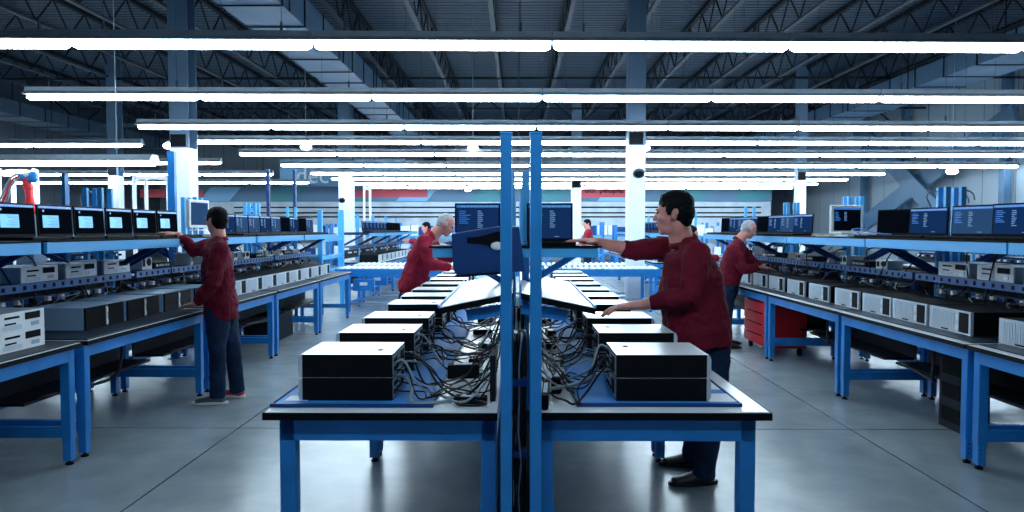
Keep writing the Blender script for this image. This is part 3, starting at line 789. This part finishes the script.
# power bricks and network boxes
def brick(x, y, rz, sz, label, m='black'):
    t = thing('power_adapter', label, 'power adapter', (x, y, TH+.001), rz)
    a, b, c = sz; MB().box(-a/2, a/2, -b/2, b/2, 0, c).build('housing', M[m], t, bevel=.006)
    MB().box(-a*.3, a*.3, -b*.3, b*.3, c, c+.001).build('sticker', M['steel'], t)
brick(-.27, 3.42, .1, (.16, .07, .07), 'black box with a pale top among cables left of the posts')
brick(-.20, 2.92, -.1, (.14, .06, .03), 'flat black power adapter near the front edge of the left table')
brick(.31-.12, 3.15, 1.4, (.16, .045, .075), 'upright black power adapter among cables right of the posts')
brick(.125, 2.95, 1.5, (.3, .03, .06), 'dark power strip box beside the right front post')
for side in (-1, 1):
    for i in range(5):
        brick(side*rnd(.16, .27), 3.75+i*.55+rnd(-.1, .1), rnd(0, 3), (.13, .06, .035), 'black power adapter number %s from the front among the cables %s of the posts' % (nth(i+2), 'left' if side < 0 else 'right'))
t = thing('cable_channel', 'dark grey upright cable channel beside the left front post', 'cable channel', (-.105, 3.0, TH+.001))
MB().box(-.012, .012, -.06, .1, 0, .2).build('channel', M['dark'], t, bevel=.003)
MB().box(-.013, -.012, -.04, .08, .04, .16).build('cover', M['gpaint'], t)
# bundle hanging between the posts
for j, (y, label) in enumerate([(2.80, 'nearest hanging bundle of black cables between the centre posts'), (3.7, 'second hanging bundle of black cables between the centre tables')]):
    t = thing('cable_bundle', label, 'cables', (0, y, 0)); mb = MB(); g2 = MB()
    for k in range(24):
        x = rnd(-.012, .036) if True else 0; yy = rnd(0, .12); pts = []
        for q in range(9): pts.append((max(-.014, min(.038, x+rnd(-.008, .008))), yy+rnd(-.01, .01), 1.12-q*.135))
        (mb if k % 5 else g2).tube(smooth_path(pts, 3), .004 if k % 3 else .006, 5)
    mb.build('black_cables', M['cable'], t); g2.build('grey_cables', M['steel'], t)
    MB().box(-.016, .04, -.005, .13, .60, .63).box(-.016, .04, -.005, .13, .9, .93).build('cable_tie', M['nblue'], t)
for i in range(5):
    tag(MB().box(-.121, .121, CY[i]+.1, CY[i]+1.7, .31, .35).build('cable_tray', M['dark']), 'dark cable tray in the gap between the centre tables, %s from the front' % nth(i+1), 'cable tray', 'cable trays between the centre tables')
# side bench cables
for side in (-1, 1):
    sn = 'left' if side < 0 else 'right'
    n = 0
    for y in [4.6+.125*i for i in range(58)]:
        n += 1
        xs = side*rnd(3.62, 3.72); b0 = rnd(1.3, 1.4) if n % 3 == 0 else rnd(1.02, 1.1)
        z2 = TH+.02+rnd(.15, .18)
        pts = [(side*3.78, y, b0), (xs, y+rnd(-.05, .05), b0-rnd(.0, .1)), (side*rnd(3.56, 3.66), y+rnd(-.15, .15), rnd(.98, 1.03)), (side*rnd(3.58, 3.66), y+rnd(-.2, .2), rnd(.90, .99)), (side*3.70, y+rnd(-.2, .3), TH+.02)]
        kind = 'gcable' if n % 4 == 0 else 'cable'
        cable(pts, .006, kind, '%s cable hanging behind the computers on the %s benches' % ('grey' if n % 4 == 0 else 'black', sn), '%s cables on the %s benches' % ('grey' if n % 4 == 0 else 'black', sn))
# light loops of white cable on the uprights
for i, (px, py, Y) in enumerate([(86, 200, 6.6), (157-.0, 0, 0)][:1]+[(256, 209, 10.2), (934, 200, 6.3), (962, 203, 6.3), (968, 200, 6.45)]):
    c = P(px, py, Y); pts = [c+V((.06*math.cos(a)*(1+.2*math.sin(3*a)), .0+.02*math.sin(a), .09*math.sin(a))) for a in [k*.7 for k in range(9)]]+[c+V((.05, .02, -.2))]
    cable([tuple(p) for p in pts], .007, 'gcable' if i != 1 else 'bcable', 'coiled pale cable loop hanging at the light blue uprights, %s from left' % nth(i+1), 'coiled cable loops at the uprights')
cable([(3.2, 6.35, ZS+.01), (3.19, 6.45, ZS+.05), (3.2, 6.55, ZS+.07), (3.22, 6.42, ZS+.08), (3.25, 6.2, ZS+.04), (3.3, 6.05, ZS+.03)], .007, 'bcable', 'blue cable loop in front of the black laptop on the right shelf', None)

# ------------------------------------------------------------------ utility posts (tall, from the floor)
for i, (px, pt, Y, m, w) in enumerate([(65, 174, 5.95, 'blue', .03), (171.5, 152, 8.1, 'blue', .085), (268, 170, 10.75, 'nblue', .045), (294.5, 170, 11.95, 'nblue', .045)]):
    p = P(px, pt, Y)
    if i == 4: p.x = -5.9
    post(p.x if i != 4 else P(116, 179, 9.5).x, Y, p.z, m, ['thin tall blue post rising behind the laptops near the left edge', 'thick tall dark blue post beside the left white column', 'dark blue tall post left one of two above the left shelf', 'dark blue tall post right one of two above the left shelf', 'short blue post between the left edge uprights and the white hoop'][i], None, w)
# light blue end frames at the end of the left bench line
t = thing('end_frame', 'light blue shelf frame at the end of the left bench line', 'frame', (0, 0, 0))
for px, Y in ((320, 12.3), (341.5, 13.9)):
    a = P(px, 210, Y); MB().box(a.x-.04, a.x+.04, Y-.04, Y+.04, 0, a.z).build('upright', M['lblue'], t, bevel=.003)
a = P(320, 210, 12.3); b = P(341.5, 210, 13.9)
for z in (1.35, 1.02, .75): MB().bar((a.x, 12.3, z), (b.x, 13.9, z), .05, .07).build('cross_rail', M['lblue'], t)

# ------------------------------------------------------------------ conveyor
def conveyor(x0, x1, y0, y1, label):
    t = thing('roller_conveyor', label, 'conveyor', ((x0+x1)/2, (y0+y1)/2, 0)); hx = (x1-x0)/2; hy = (y1-y0)/2
    for s in (-1, 1): MB().box(-hx, hx, s*hy-.025, s*hy+.025, .66, .80).build('side_rail', M['blue'], t)
    n = int(2*hx/.115)
    r0 = None
    for k in range(min(n, 95)):
        x = -hx+.06+k*.115
        if r0 is None:
            r0 = MB().cyl((0, -hy+.026, .79), (0, hy-.026, .79), .036, 12).build('roller', M['white'], t); r0.location.x = x
        else:
            r = r0.copy(); C.objects.link(r); r.location.x = x
    for x in (-hx+.25, -hx*.35, hx*.35, hx-.25):
        for s in (-1, 1): MB().box(x-.03, x+.03, s*hy-.03, s*hy+.03, 0, .66).build('leg', M['blue'], t)
        MB().box(x-.025, x+.025, -hy+.03, hy-.03, .12, .18).build('stretcher', M['blue'], t)
    for s in (-1, 1): MB().box(-hx+.2, hx-.2, s*hy-.02, s*hy+.02, .12, .17).build('long_rail', M['steel'], t)
    MB().box(-hx+.35, -hx+.75, -hy-.12, -hy-.03, .40, .62).build('motor_box', M['blue'], t, bevel=.01)
    MB().box(-hx+.48, -hx+.62, -hy-.125, -hy-.12, .50, .56).build('motor_label', M['white'], t)
conveyor(-3.4, 2.75, 12.75, 13.6, 'blue framed roller conveyor crossing behind the centre tables')
conveyor(-3.4, 2.75, 14.0, 14.9, 'second roller conveyor just beyond the first, crossing behind the centre tables')
# ------------------------------------------------------------------ red tool cabinet
t = thing('tool_cabinet', 'red steel tool cabinet on casters under the right bench', 'cabinet', (3.03, 8.25, 0))
MB().box(0, .48, 0, .82, .10, .68).build('body', M['red'], t, bevel=.006)
for k in range(4):
    dr = MB().box(-.012, 0, .02, .80, .12+k*.138, .245+k*.138).build('drawer', M['red'], t, bevel=.003)
    MB().box(-.02, -.012, .15, .67, .225+k*.138, .238+k*.138).build('handle', M['black'], dr)
for x in (.06, .42):
    for y in (.07, .75): MB().cyl((x-.015, y, .045), (x+.015, y, .045), .045, 16).box(x-.02, x+.02, y-.02, y+.02, .06, .10).build('caster', M['black'], t)
# dark equipment below the benches
def floorbox(x0, x1, y0, y1, z1, m, label, group=None):
    t = thing('floor_cabinet', label, 'cabinet', (x0, y0, 0), 0, group); w = x1-x0; l = y1-y0
    MB().box(0, w, 0, l, .0, z1).build('body', M[m], t, bevel=.006)
    for k in range(3): MB().box(-.004, 0, .04, l-.04, .06+k*z1/3, z1/3*(k+1)-.01).build('panel', M['black'], t)
floorbox(-3.75, -3.3, 9.3, 10.0, .35, 'dark', 'dark low box under the left benches in the middle')
floorbox(3.35, 3.55, 5.1, 5.4, .55, 'dark', 'black floor unit behind the second right bench legs')

# ------------------------------------------------------------------ robot arm and hoops at left
b = P(30, 208, 9.0)
t = thing('robot_arm', 'red robot arm with a blue head and looping hoses at the left edge', 'robot arm', (b.x, 9.0, 0))
zb2 = b.z
MB().box(-.12, .12, -.12, .12, 0, zb2-.08).build('pedestal', M['gpaint'], t, bevel=.01)
MB().loft([(0, 0, zb2-.08), (0, 0, zb2+.01), (0, 0, zb2+.03)], [.15, .15, .10], (1, 0, 0), 20).box(.04, .13, -.05, .05, zb2-.05, zb2+.04).build('turntable', M['red'], t)
MB().limb([(0, 0, zb2+.02), (.0, 0, zb2+.14), (-.01, 0, zb2+.26)], [.07, .045, .055], (1, 0, 0)).build('lower_arm', M['red'], t)
MB().limb([(-.01, 0, zb2+.26), (-.04, 0, zb2+.36)], [.06, .05]).build('elbow', M['red'], t)
MB().limb([(-.08, 0, zb2+.41), (.06, 0, zb2+.43)], [.045, .055]).ell((.05, 0, zb2+.39), [V((1,0,0)), V((0,1,0)), V((0,0,1))], (.065, .06, .06)).build('head', M['blue'], t)
MB().ell((0, -.06, zb2+.44), [V((1,0,0)), V((0,1,0)), V((0,0,1))], (.035, .02, .035)).build('cap', M['white'], t)
for k in range(3):
    q = [(-.08, 0, zb2+.44), (-.2, -.05, zb2+.3+.05*k), (-.24-.05*k, -.08, zb2+.1), (-.34-.06*k, -.05, zb2+.05), (-.42-.05*k, 0, zb2+.2), (-.44-.05*k, 0, zb2+.4)]
    MB().tube(smooth_path(q, 5), .014, 7).build('hose', M['red'] if k % 2 else M['gcable'], t)
def hoop(px0, px1, pyt, Y, label, mids=()):
    a = P(px0, pyt, Y); c = P(px1, pyt, Y)
    t = thing('pipe_hoop', label, 'frame', (a.x, Y, 0)); w = c.x-a.x; h = a.z
    MB().tube(smooth_path([(0, 0, 0), (0, 0, h-.15), (.04, 0, h-.04), (.15, 0, h), (w-.15, 0, h), (w-.04, 0, h-.04), (w, 0, h-.15), (w, 0, 0)], 4), .035, 10).build('hoop', M['white'], t)
    for m in mids: MB().cyl((m*w, 0, 0), (m*w, 0, h-.01), .03, 10).build('mullion', M['white'], t)
hoop(134, 168, 178, 12, 'white pipe hoop frame left of the thick white column', (.35,))
hoop(364, 370, 188, 19, 'slim white pipe hoop behind the left shelf right of the far column')
hoop(-2, 36, 172, 9.6, 'white pipe frame behind the robot arm at the left edge', (.4,))

# ------------------------------------------------------------------ far background racks in front of the partition
def rack(x, y, w, h, label, group):
    t = thing('storage_rack', label, 'rack', (x, y, 0), 0, group)
    for xx in (0, w):
        for yy in (0, .8): MB().box(xx-.05, xx+.05, yy-.05, yy+.05, 0, h).build('upright', M['blue'], t)
    for z in (.4, 1.2):
        if z < h: MB().box(.051, w-.051, 0, .8, z, z+.08).build('shelf', M['lblue'], t)
    rr = random.Random(int(x*10+y))
    for z in (.48, 1.28):
        u = .1
        while u < w-.5:
            d = rr.uniform(.25, .6); MB().box(u, u+d, .1, .7, z, z+rr.uniform(.25, .5)).build('carton', rr.choice((M['white'], M['white'], M['white'], M['nblue'], M['steel'])), t); u += d+.05
k = 0
for y in (28.5, 31.8):
    for x in (-13.2, -10.4, -7.6, -4.9, 1.2, 3.9, 6.6, 9.3):
        k += 1; rack(x+rnd(-.3, .3), y, 2.3, rnd(1.7, 2.0), 'blue storage rack far back, %s of the %s line before the white partition' % (nth((k-1) % 8+1), ['nearest', 'middle', 'farthest'][(k-1)//8]), 'storage racks at the far end')
# horizontal pipe runs in front of the partition
for i, z in enumerate((2.35, 2.62, 2.15)):
    tag(MB().cyl((-14, YP-.036, z), (12, YP-.036, z), .035, 8).build('pipe_run', M['black']), 'long thin horizontal pipe before the white partition, %s' % ['middle one', 'highest one', 'lowest one'][i], 'pipe', 'pipes before the partition')

# ------------------------------------------------------------------ people
def tex(name, sz):
    t = bpy.data.textures.new(name, 'CLOUDS'); t.noise_scale = sz; return t
TX = tex('folds', .11); TXH = tex('hair_tufts', .02)
def soft(o, vox, it=4, disp=0, tx=None):
    r = o.modifiers.new('remesh', 'REMESH'); r.mode = 'VOXEL'; r.voxel_size = vox; r.use_smooth_shade = True
    s = o.modifiers.new('smooth', 'SMOOTH'); s.iterations = it; s.factor = .5
    if disp:
        d = o.modifiers.new('displace', 'DISPLACE'); d.texture = tx or TX; d.strength = disp; d.mid_level = .5; d.texture_coords = 'LOCAL'
    return o
def hand(mb, W, d, pn, th, s=1., curl=.25, spread=1.):
    d = V(d).normalized(); pn = V(pn); pn = (pn-d*pn.dot(d)).normalized(); ac = d.cross(pn).normalized()
    if ac.dot(V(th)) < 0: ac = -ac      # ac points to the thumb side
    mb.limb([W-d*.02*s, W+d*.02*s, W+d*.055*s, W+d*.09*s], [(.027*s, .020*s), (.033*s, .019*s), (.040*s, .016*s), (.040*s, .014*s)], ac, 14)
    for off, ln, b in ((.031, .072, .086), (.0105, .082, .092), (-.0105, .076, .090), (-.031, .060, .082)):
        p = W+d*b*s+ac*off*s; dd = (d+ac*off*3.2*spread).normalized(); pts = [p]
        for k in range(3):
            dd = (dd+pn*curl*(.55+.35*k)).normalized(); p = p+dd*ln*s/3*(1.15-.12*k); pts.append(p)
        mb.limb(pts, [.0092*s, .0088*s, .0082*s, .0068*s], ac, 8)
    p = W+d*.025*s+ac*.030*s; dd = (d*.65+ac*.75+pn*.15).normalized(); p2 = p+dd*.04*s; p3 = p2+(dd+d*.5).normalized()*.03*s
    mb.limb([p, p2, p3], [.014*s, .0115*s, .009*s], pn, 8)
def person(label, J, shirt='shirt', legs='jeans', hair='hair', vox=.008, hs=1., shoes=None, tw=1., group=None, hair_bald=False, far=False):
    up = V((0, 0, 1)); g = lambda k: V(J[k])
    f = g('face').normalized(); l = up.cross(f).normalized(); hu = f.cross(l).normalized()   # head axes: forward, left, up
    bf = V(J['front']).normalized(); bf.z = 0; bf.normalize(); bl = up.cross(bf).normalized()
    root = MB(); H = g('head'); AX = [f, l, hu]; s = hs
    def hp(a, b, c): return H+f*a*s+l*b*s+hu*c*s
    def e(a, b, c, ra, rb, rc, mb=root): mb.ell(hp(a, b, c), AX, (ra*s, rb*s, rc*s), 18, 12)
    e(-.012, 0, .030, .094, .074, .086); e(.025, 0, -.010, .066, .062, .085); e(.030, 0, -.070, .052, .048, .042); e(.055, 0, -.094, .026, .028, .020)
    e(-.03, 0, -.04, .06, .058, .05)
    root.limb([hp(.080, 0, .016), hp(.090, 0, -.006), hp(.100, 0, -.024)], [.009*s, .011*s, .013*s], l, 10)      # nose
    e(.090, .011, -.029, .012, .008, .008); e(.090, -.011, -.029, .012, .008, .008)
    e(.083, .028, .026, .012, .026, .009); e(.083, -.028, .026, .012, .026, .009)                                   # brows
    e(.080, 0, -.057, .013, .024, .007); e(.076, 0, -.068, .013, .020, .008)                                        # lips
    e(.058, .040, -.020, .022, .020, .020); e(.058, -.040, -.020, .022, .020, .020)                                 # cheeks
    for b in (-1, 1):
        e(-.005, b*.075, -.008, .018, .010, .030); e(-.012, b*.082, .006, .018, .007, .018)
    neck = g('neck')
    root.limb([neck-up*.03, neck+(H-neck)*.35, hp(-.02, 0, -.05)], [.070*s, .066*s, .060*s], l, 14)
    # trunk
    pel = g('pelvis'); ls, rs = g('lsh'), g('rsh'); mid = (ls+rs)/2; sh = (ls-rs); shd = sh.normalized()
    w2 = sh.length/2
    chest = pel+(mid-pel)*.68; waist = pel+(mid-pel)*.30
    root.limb([pel-up*.02, waist, chest, mid+(neck-mid)*.2, neck-up*.01], [(.15, .10), (.135, .10), (.155, .11), (w2*.8, .085), (.06, .06)], shd, 18)
    def arm(mb, a, b, c, r, n=14, end=1.):
        m1 = a+(b-a)*.5; m2 = b+(c-b)*.35
        c2 = b+(c-b)*end
        mb.limb([a, m1, b, m2, c2], [r[0], r[1], r[2], r[3], r[4]], up, n)
    for sd, S in (('l', ls), ('r', rs)):
        arm(root, S, g(sd+'el'), g(sd+'wr'), (.054, .049, .044, .044, .030))
        tip = g(sd+'tip'); W = g(sd+'wr'); d = tip-W
        hand(root, W, d, J.get(sd+'palm', (0, 0, -1)), J.get(sd+'thumb', (0, 1, 0)), 1.08*hs*J.get(sd+'size', 1), J.get(sd+'curl', .12), J.get(sd+'spread', 1.3))
    for sd in ('l', 'r'):
        hip, kn, an = g(sd+'hip'), g(sd+'kn'), g(sd+'an')
        root.limb([hip, hip+(kn-hip)*.5, kn, kn+(an-kn)*.4, an], [.085, .075, .055, .055, .038], bl, 12)
    me = root.build('person', M['skin']); tag(me, label, 'person', group)
    soft(me, vox, 3)
    # eyes
    if not far:
        ey = MB()
        for b in (-1, 1): ey.ell(hp(.085, b*.030, .010), AX, (.008*s, .011*s, .006*s), 10, 8)
        ey.build('eyes', M['eye'], me)
    # hair
    h = MB()
    if hair_bald:
        e(-.030, 0, .020, .086, .083, .062, h); e(-.045, 0, .045, .066, .078, .066, h); e(-.058, 0, -.02, .046, .068, .05, h); e(-.02, 0, .075, .07, .06, .048, h)
        for b in (-1, 1): e(.01, b*.066, .02, .02, .013, .03, h)
    else:
        e(-.020, 0, .055, .098, .083, .078, h); e(-.048, 0, .015, .070, .083, .085, h); e(-.058, 0, -.035, .045, .066, .045, h); e(.016, 0, .080, .058, .066, .038, h)
        for b in (-1, 1): e(.018, b*.068, .028, .022, .014, .038, h)
    soft(h.build('hair', M[hair], me), vox*.9, 1, .012, TXH)
    # shirt
    q = MB(); hem = J.get('hem', -.06)
    base = pel+up*hem; td = tw*J.get('depth', 1)
    q.loft([base, base+up*.012, pel+(mid-pel)*.12, waist, chest, mid+(neck-mid)*.10, mid+(neck-mid)*.5, neck+up*.005], [(.178*tw, .138*td), (.186*tw, .146*td), (.184*tw, .150*td), (.175*tw, .150*td), (.183*tw, .146*td), (w2*.98, .11), (w2*.62, .090), (.078, .074)], shd, 24)
    for S in (ls, rs): q.limb([neck+(S-neck)*.18+up*.0, neck+(S-neck)*.6-up*.015, S-up*.01], [.062, .066, .074], up, 16)
    ce = J.get('cuff', (.93, .93))
    for i, (sd, S) in enumerate((('l', ls), ('r', rs))):
        a, b2, c = S, g(sd+'el'), g(sd+'wr'); k = ce[i]
        cend = b2+(c-b2)*k
        q.limb([a-(b2-a).normalized()*.01, a+(b2-a)*.3, a+(b2-a)*.62, b2, b2+(cend-b2)*.4], [.082, .079, .072, .066, .060], up, 16)
        q.loft([b2, b2+(cend-b2)*.3, b2+(cend-b2)*.62, b2+(cend-b2)*.9, cend], [.062, .063, .058, .054, .047], up, 16)
    st = q.build('shirt', M[shirt], me); soft(st, vox, 4, .042 if not far else .02)
    # collar
    cd = (H-neck).normalized()
    col = MB().loft([neck-cd*.012, neck+cd*.006, neck+cd*.022], [(.088*s, .084*s), (.083*s, .080*s), (.075*s, .073*s)], shd, 20, cap=False)
    co = col.build('collar', M[shirt], me); sm = co.modifiers.new('thick', 'SOLIDIFY'); sm.thickness = .007
    # placket down the front
    if not far:
        sf = shd.cross(up).normalized(); 
        if sf.dot(bf) < 0: sf = -sf
    # trousers
    q = MB()
    q.limb([pel-up*.06, pel+up*.03], [(.165, .125), (.160, .125)], bl, 20)
    for sd in ('l', 'r'):
        hip, kn, an = g(sd+'hip'), g(sd+'kn'), g(sd+'an')
        q.loft([hip+up*.02, hip+(kn-hip)*.25, hip+(kn-hip)*.7, kn, kn+(an-kn)*.45, kn+(an-kn)*.88, an-up*.035], [(.10, .105), (.098, .10), (.082, .084), (.072, .075), (.068, .071), (.066, .070), (.068, .074)], bl, 18)
    soft(q.build('trousers', M[legs], me), vox*1.1, 5, .022)
    # shoes
    for i, sd in enumerate(('l', 'r')):
        an = g(sd+'an'); fd = V(J.get(sd+'foot', bf)); fd.z = 0; fd.normalize(); si = up.cross(fd)
        gz = an.z-.085
        q = MB().limb([an-fd*.035+V((0, 0, -.035)), an+fd*.03+V((0, 0, -.04)), an+fd*.11+V((0, 0, -.052)), an+fd*.175+V((0, 0, -.058))], [(.040, .046), (.043, .042), (.047, .030), (.042, .022)], si, 14)
        q.limb([an+V((0, 0, -.02)), an+V((0, 0, .03))], [.046, .045], si, 12)
        sh_ = q.build('shoe', M[(shoes or ('shoe', 'shoe'))[i]], me); soft(sh_, vox*.8, 2)
        sl = MB(); n = 20; pl = []
        for k in range(n):
            a = 2*PI*k/n; w = .046 if math.cos(a) > 0 else .038
            pl.append(an+fd*(.062+.158*math.cos(a))+si*w*math.sin(a)*(1.0)+V((0, 0, gz-an.z)))
        sl.prism([p for p in pl], (0, 0, .024)); sl.build('sole', M['rubber'] if not shoes else M['white'], sh_, bevel=.004)
    return me
# nearest man, right of the posts, facing left
Y = 4.12
ja = dict(head=P(673, 214, 4.10), face=(-.97, .20, -.04), front=(-.93, -.36, 0), neck=P(683, 241, 4.13), pelvis=P(698, 336, 4.12), depth=1.22,
     lsh=P(697, 256, 3.97), rsh=P(678, 248, 4.30), lel=P(690, 297, 3.93), lwr=P(641, 305, 4.06), ltip=P(606, 307.5, 4.10), lcurl=.34, lsize=1.22, lspread=2.0,
     rel=P(636, 251, 4.34), rwr=P(597, 242, 4.32), rtip=P(565, 239, 4.28),
     lpalm=(0, 0, -1), lthumb=(0, 1, 0), rpalm=(0, 0, -1), rthumb=(0, -1, 0), cuff=(.80, .35), hem=-.05,
     lhip=P(712, 350, 4.06), lkn=(1.20, 4.08, .50), lan=(1.13, 4.10, .087), rhip=P(708, 350, 4.26), rkn=(1.17, 4.36, .50), ran=(1.15, 4.42, .087), lfoot=(-1, -.12, 0), rfoot=(-1, .05, 0))
person('man in a maroon shirt nearest the camera, typing on the centre laptop', ja, legs='jeans', vox=.0065, hs=1.09, tw=1.08)
# left man
jb = dict(head=P(216, 221, 6.2), face=(-.90, .42, .02), front=(-.95, .28, 0), neck=P(219, 240, 6.2), pelvis=P(222, 312, 6.2),
     lsh=P(219, 251, 6.04), rsh=P(212, 247, 6.36), lel=P(214, 283, 5.98), lwr=P(195, 303, 6.06), ltip=P(175, 308.5, 6.1),
     rel=P(193, 250, 6.45), rwr=P(178, 234.5, 6.42), rtip=P(157, 231.5, 6.40),
     lthumb=(0, 1, 0), rthumb=(0, -1, 0), cuff=(.93, .85), hem=-.06,
     lhip=P(218, 322, 6.12), lkn=(-2.67, 6.03, .50), lan=(-2.65, 5.98, .087), rhip=P(226, 322, 6.28), rkn=(-2.61, 6.2, .50), ran=(-2.58, 6.22, .087), lfoot=(-1, -.05, 0), rfoot=(-1, .3, 0))
M['redshoe'] = mat('red_shoe', (.55, .03, .05), .5)
M['gshoe'] = mat('grey_shoe', (.10, .11, .13), .5)
pb = person('dark haired man in a maroon jacket reaching to the left shelf', jb, shirt='shirt2' if False else 'shirt', vox=.008, shoes=('gshoe', 'redshoe'), tw=.95)
# rear right man leaning over the right bench
jc = dict(head=P(749, 229.5, 8.95), face=(.85, -.15, -.42), front=(1, 0, 0), neck=P(738, 241, 8.95), pelvis=P(728, 283, 8.95),
     lsh=P(740, 248, 9.13), rsh=P(733, 250, 8.77), lel=P(752, 262, 9.2), lwr=P(762, 267, 9.12), ltip=P(771, 268.5, 9.08),
     rel=P(744, 270, 8.72), rwr=P(757, 267, 8.85), rtip=P(766, 268.5, 8.95),
     lthumb=(0, -1, 0), rthumb=(0, 1, 0), hem=-.03,
     lhip=P(731, 289, 9.05), lkn=(2.78, 9.08, .50), lan=(2.80, 9.12, .087), rhip=P(727, 289, 8.88), rkn=(2.73, 8.85, .50), ran=(2.70, 8.85, .087), lfoot=(1, .1, 0), rfoot=(1, -.1, 0))
person('grey haired man in maroon leaning over the right bench', jc, hair='ghair', vox=.009, hair_bald=True, hs=.98)
# rear centre man leaning in from the left
jd = dict(head=P(446, 225, 7.7), face=(.86, -.10, -.45), front=(1, 0, 0), neck=P(432, 235, 7.7), pelvis=P(411, 288, 7.7),
     lsh=P(429, 240, 7.9), rsh=P(424, 243, 7.52), lel=P(442, 256, 7.95), lwr=P(457, 258, 7.8), ltip=P(472, 262, 7.7),
     rel=P(430, 264, 7.45), rwr=P(452, 268, 7.5), rtip=P(468, 268, 7.55),
     lthumb=(0, -1, 0), rthumb=(0, 1, 0), hem=-.04,
     lhip=P(413, 296, 7.8), lkn=(-1.18, 7.85, .50), lan=(-1.22, 7.9, .087), rhip=P(408, 296, 7.6), rkn=(-1.24, 7.55, .50), ran=(-1.28, 7.5, .087))
person('white haired man in a red shirt bending left of the centre posts', jd, shirt='shirt2', hair='ghair', vox=.009, hair_bald=True, hs=1.04)
def far_person(px, Y, htop, fx, label, arms):
    x = P(px, 229, Y).x; b = V((x, Y, 0)); z = P(px, htop, Y).z; k = z/1.77
    def L(a, c, d): return b+V((a*fx*k, c*k, d*k))
    j = dict(head=L(.03, 0, 1.64), face=(fx, -.35, -.1), front=(fx, -.1, 0), neck=L(0, 0, 1.48), pelvis=L(0, 0, .95), lsh=L(0, fx*.18, 1.42), rsh=L(0, -fx*.18, 1.42),
        lhip=L(0, fx*.09, .9), rhip=L(0, -fx*.09, .9), lkn=L(.02, fx*.1, .5), rkn=L(.02, -fx*.1, .5), lan=L(0, fx*.1, .088/k), ran=L(0, -fx*.1, .088/k), hem=-.06)
    for sd, q in (('l', 1), ('r', -1)):
        a, c = arms; j[sd+'el'] = L(a[0], q*fx*.2, a[1]); j[sd+'wr'] = L(c[0], q*fx*.17, c[1]); j[sd+'tip'] = L(c[0]+.17, q*fx*.16, c[1]-.01)
    person(label, j, shirt='shirt2', vox=.014, far=True)
far_person(588, 17.5, 219, -1, 'distant dark haired person in red seen above the nearest man\'s arm', ((.12, 1.14), (.34, 1.02)))
far_person(427, 15.8, 222, -1, 'distant dark haired person in red reaching left behind the white haired man', ((.22, 1.28), (.42, 1.33)))
far_person(690, 10.5, 226, 1, 'person in red mostly hidden behind the nearest man, hand to the right bench', ((.25, 1.22), (.45, 1.24)))

# ------------------------------------------------------------------ world & view
w = bpy.data.worlds.new('world'); SC.world = w; w.use_nodes = True
w.node_tree.nodes['Background'].inputs['Color'].default_value = (.008, .012, .02, 1); w.node_tree.nodes['Background'].inputs['Strength'].default_value = 1
vs = SC.view_settings; vs.view_transform = 'Standard'; vs.look = 'None'; vs.gamma = 1; vs.use_curve_mapping = False; vs.exposure = 0.9
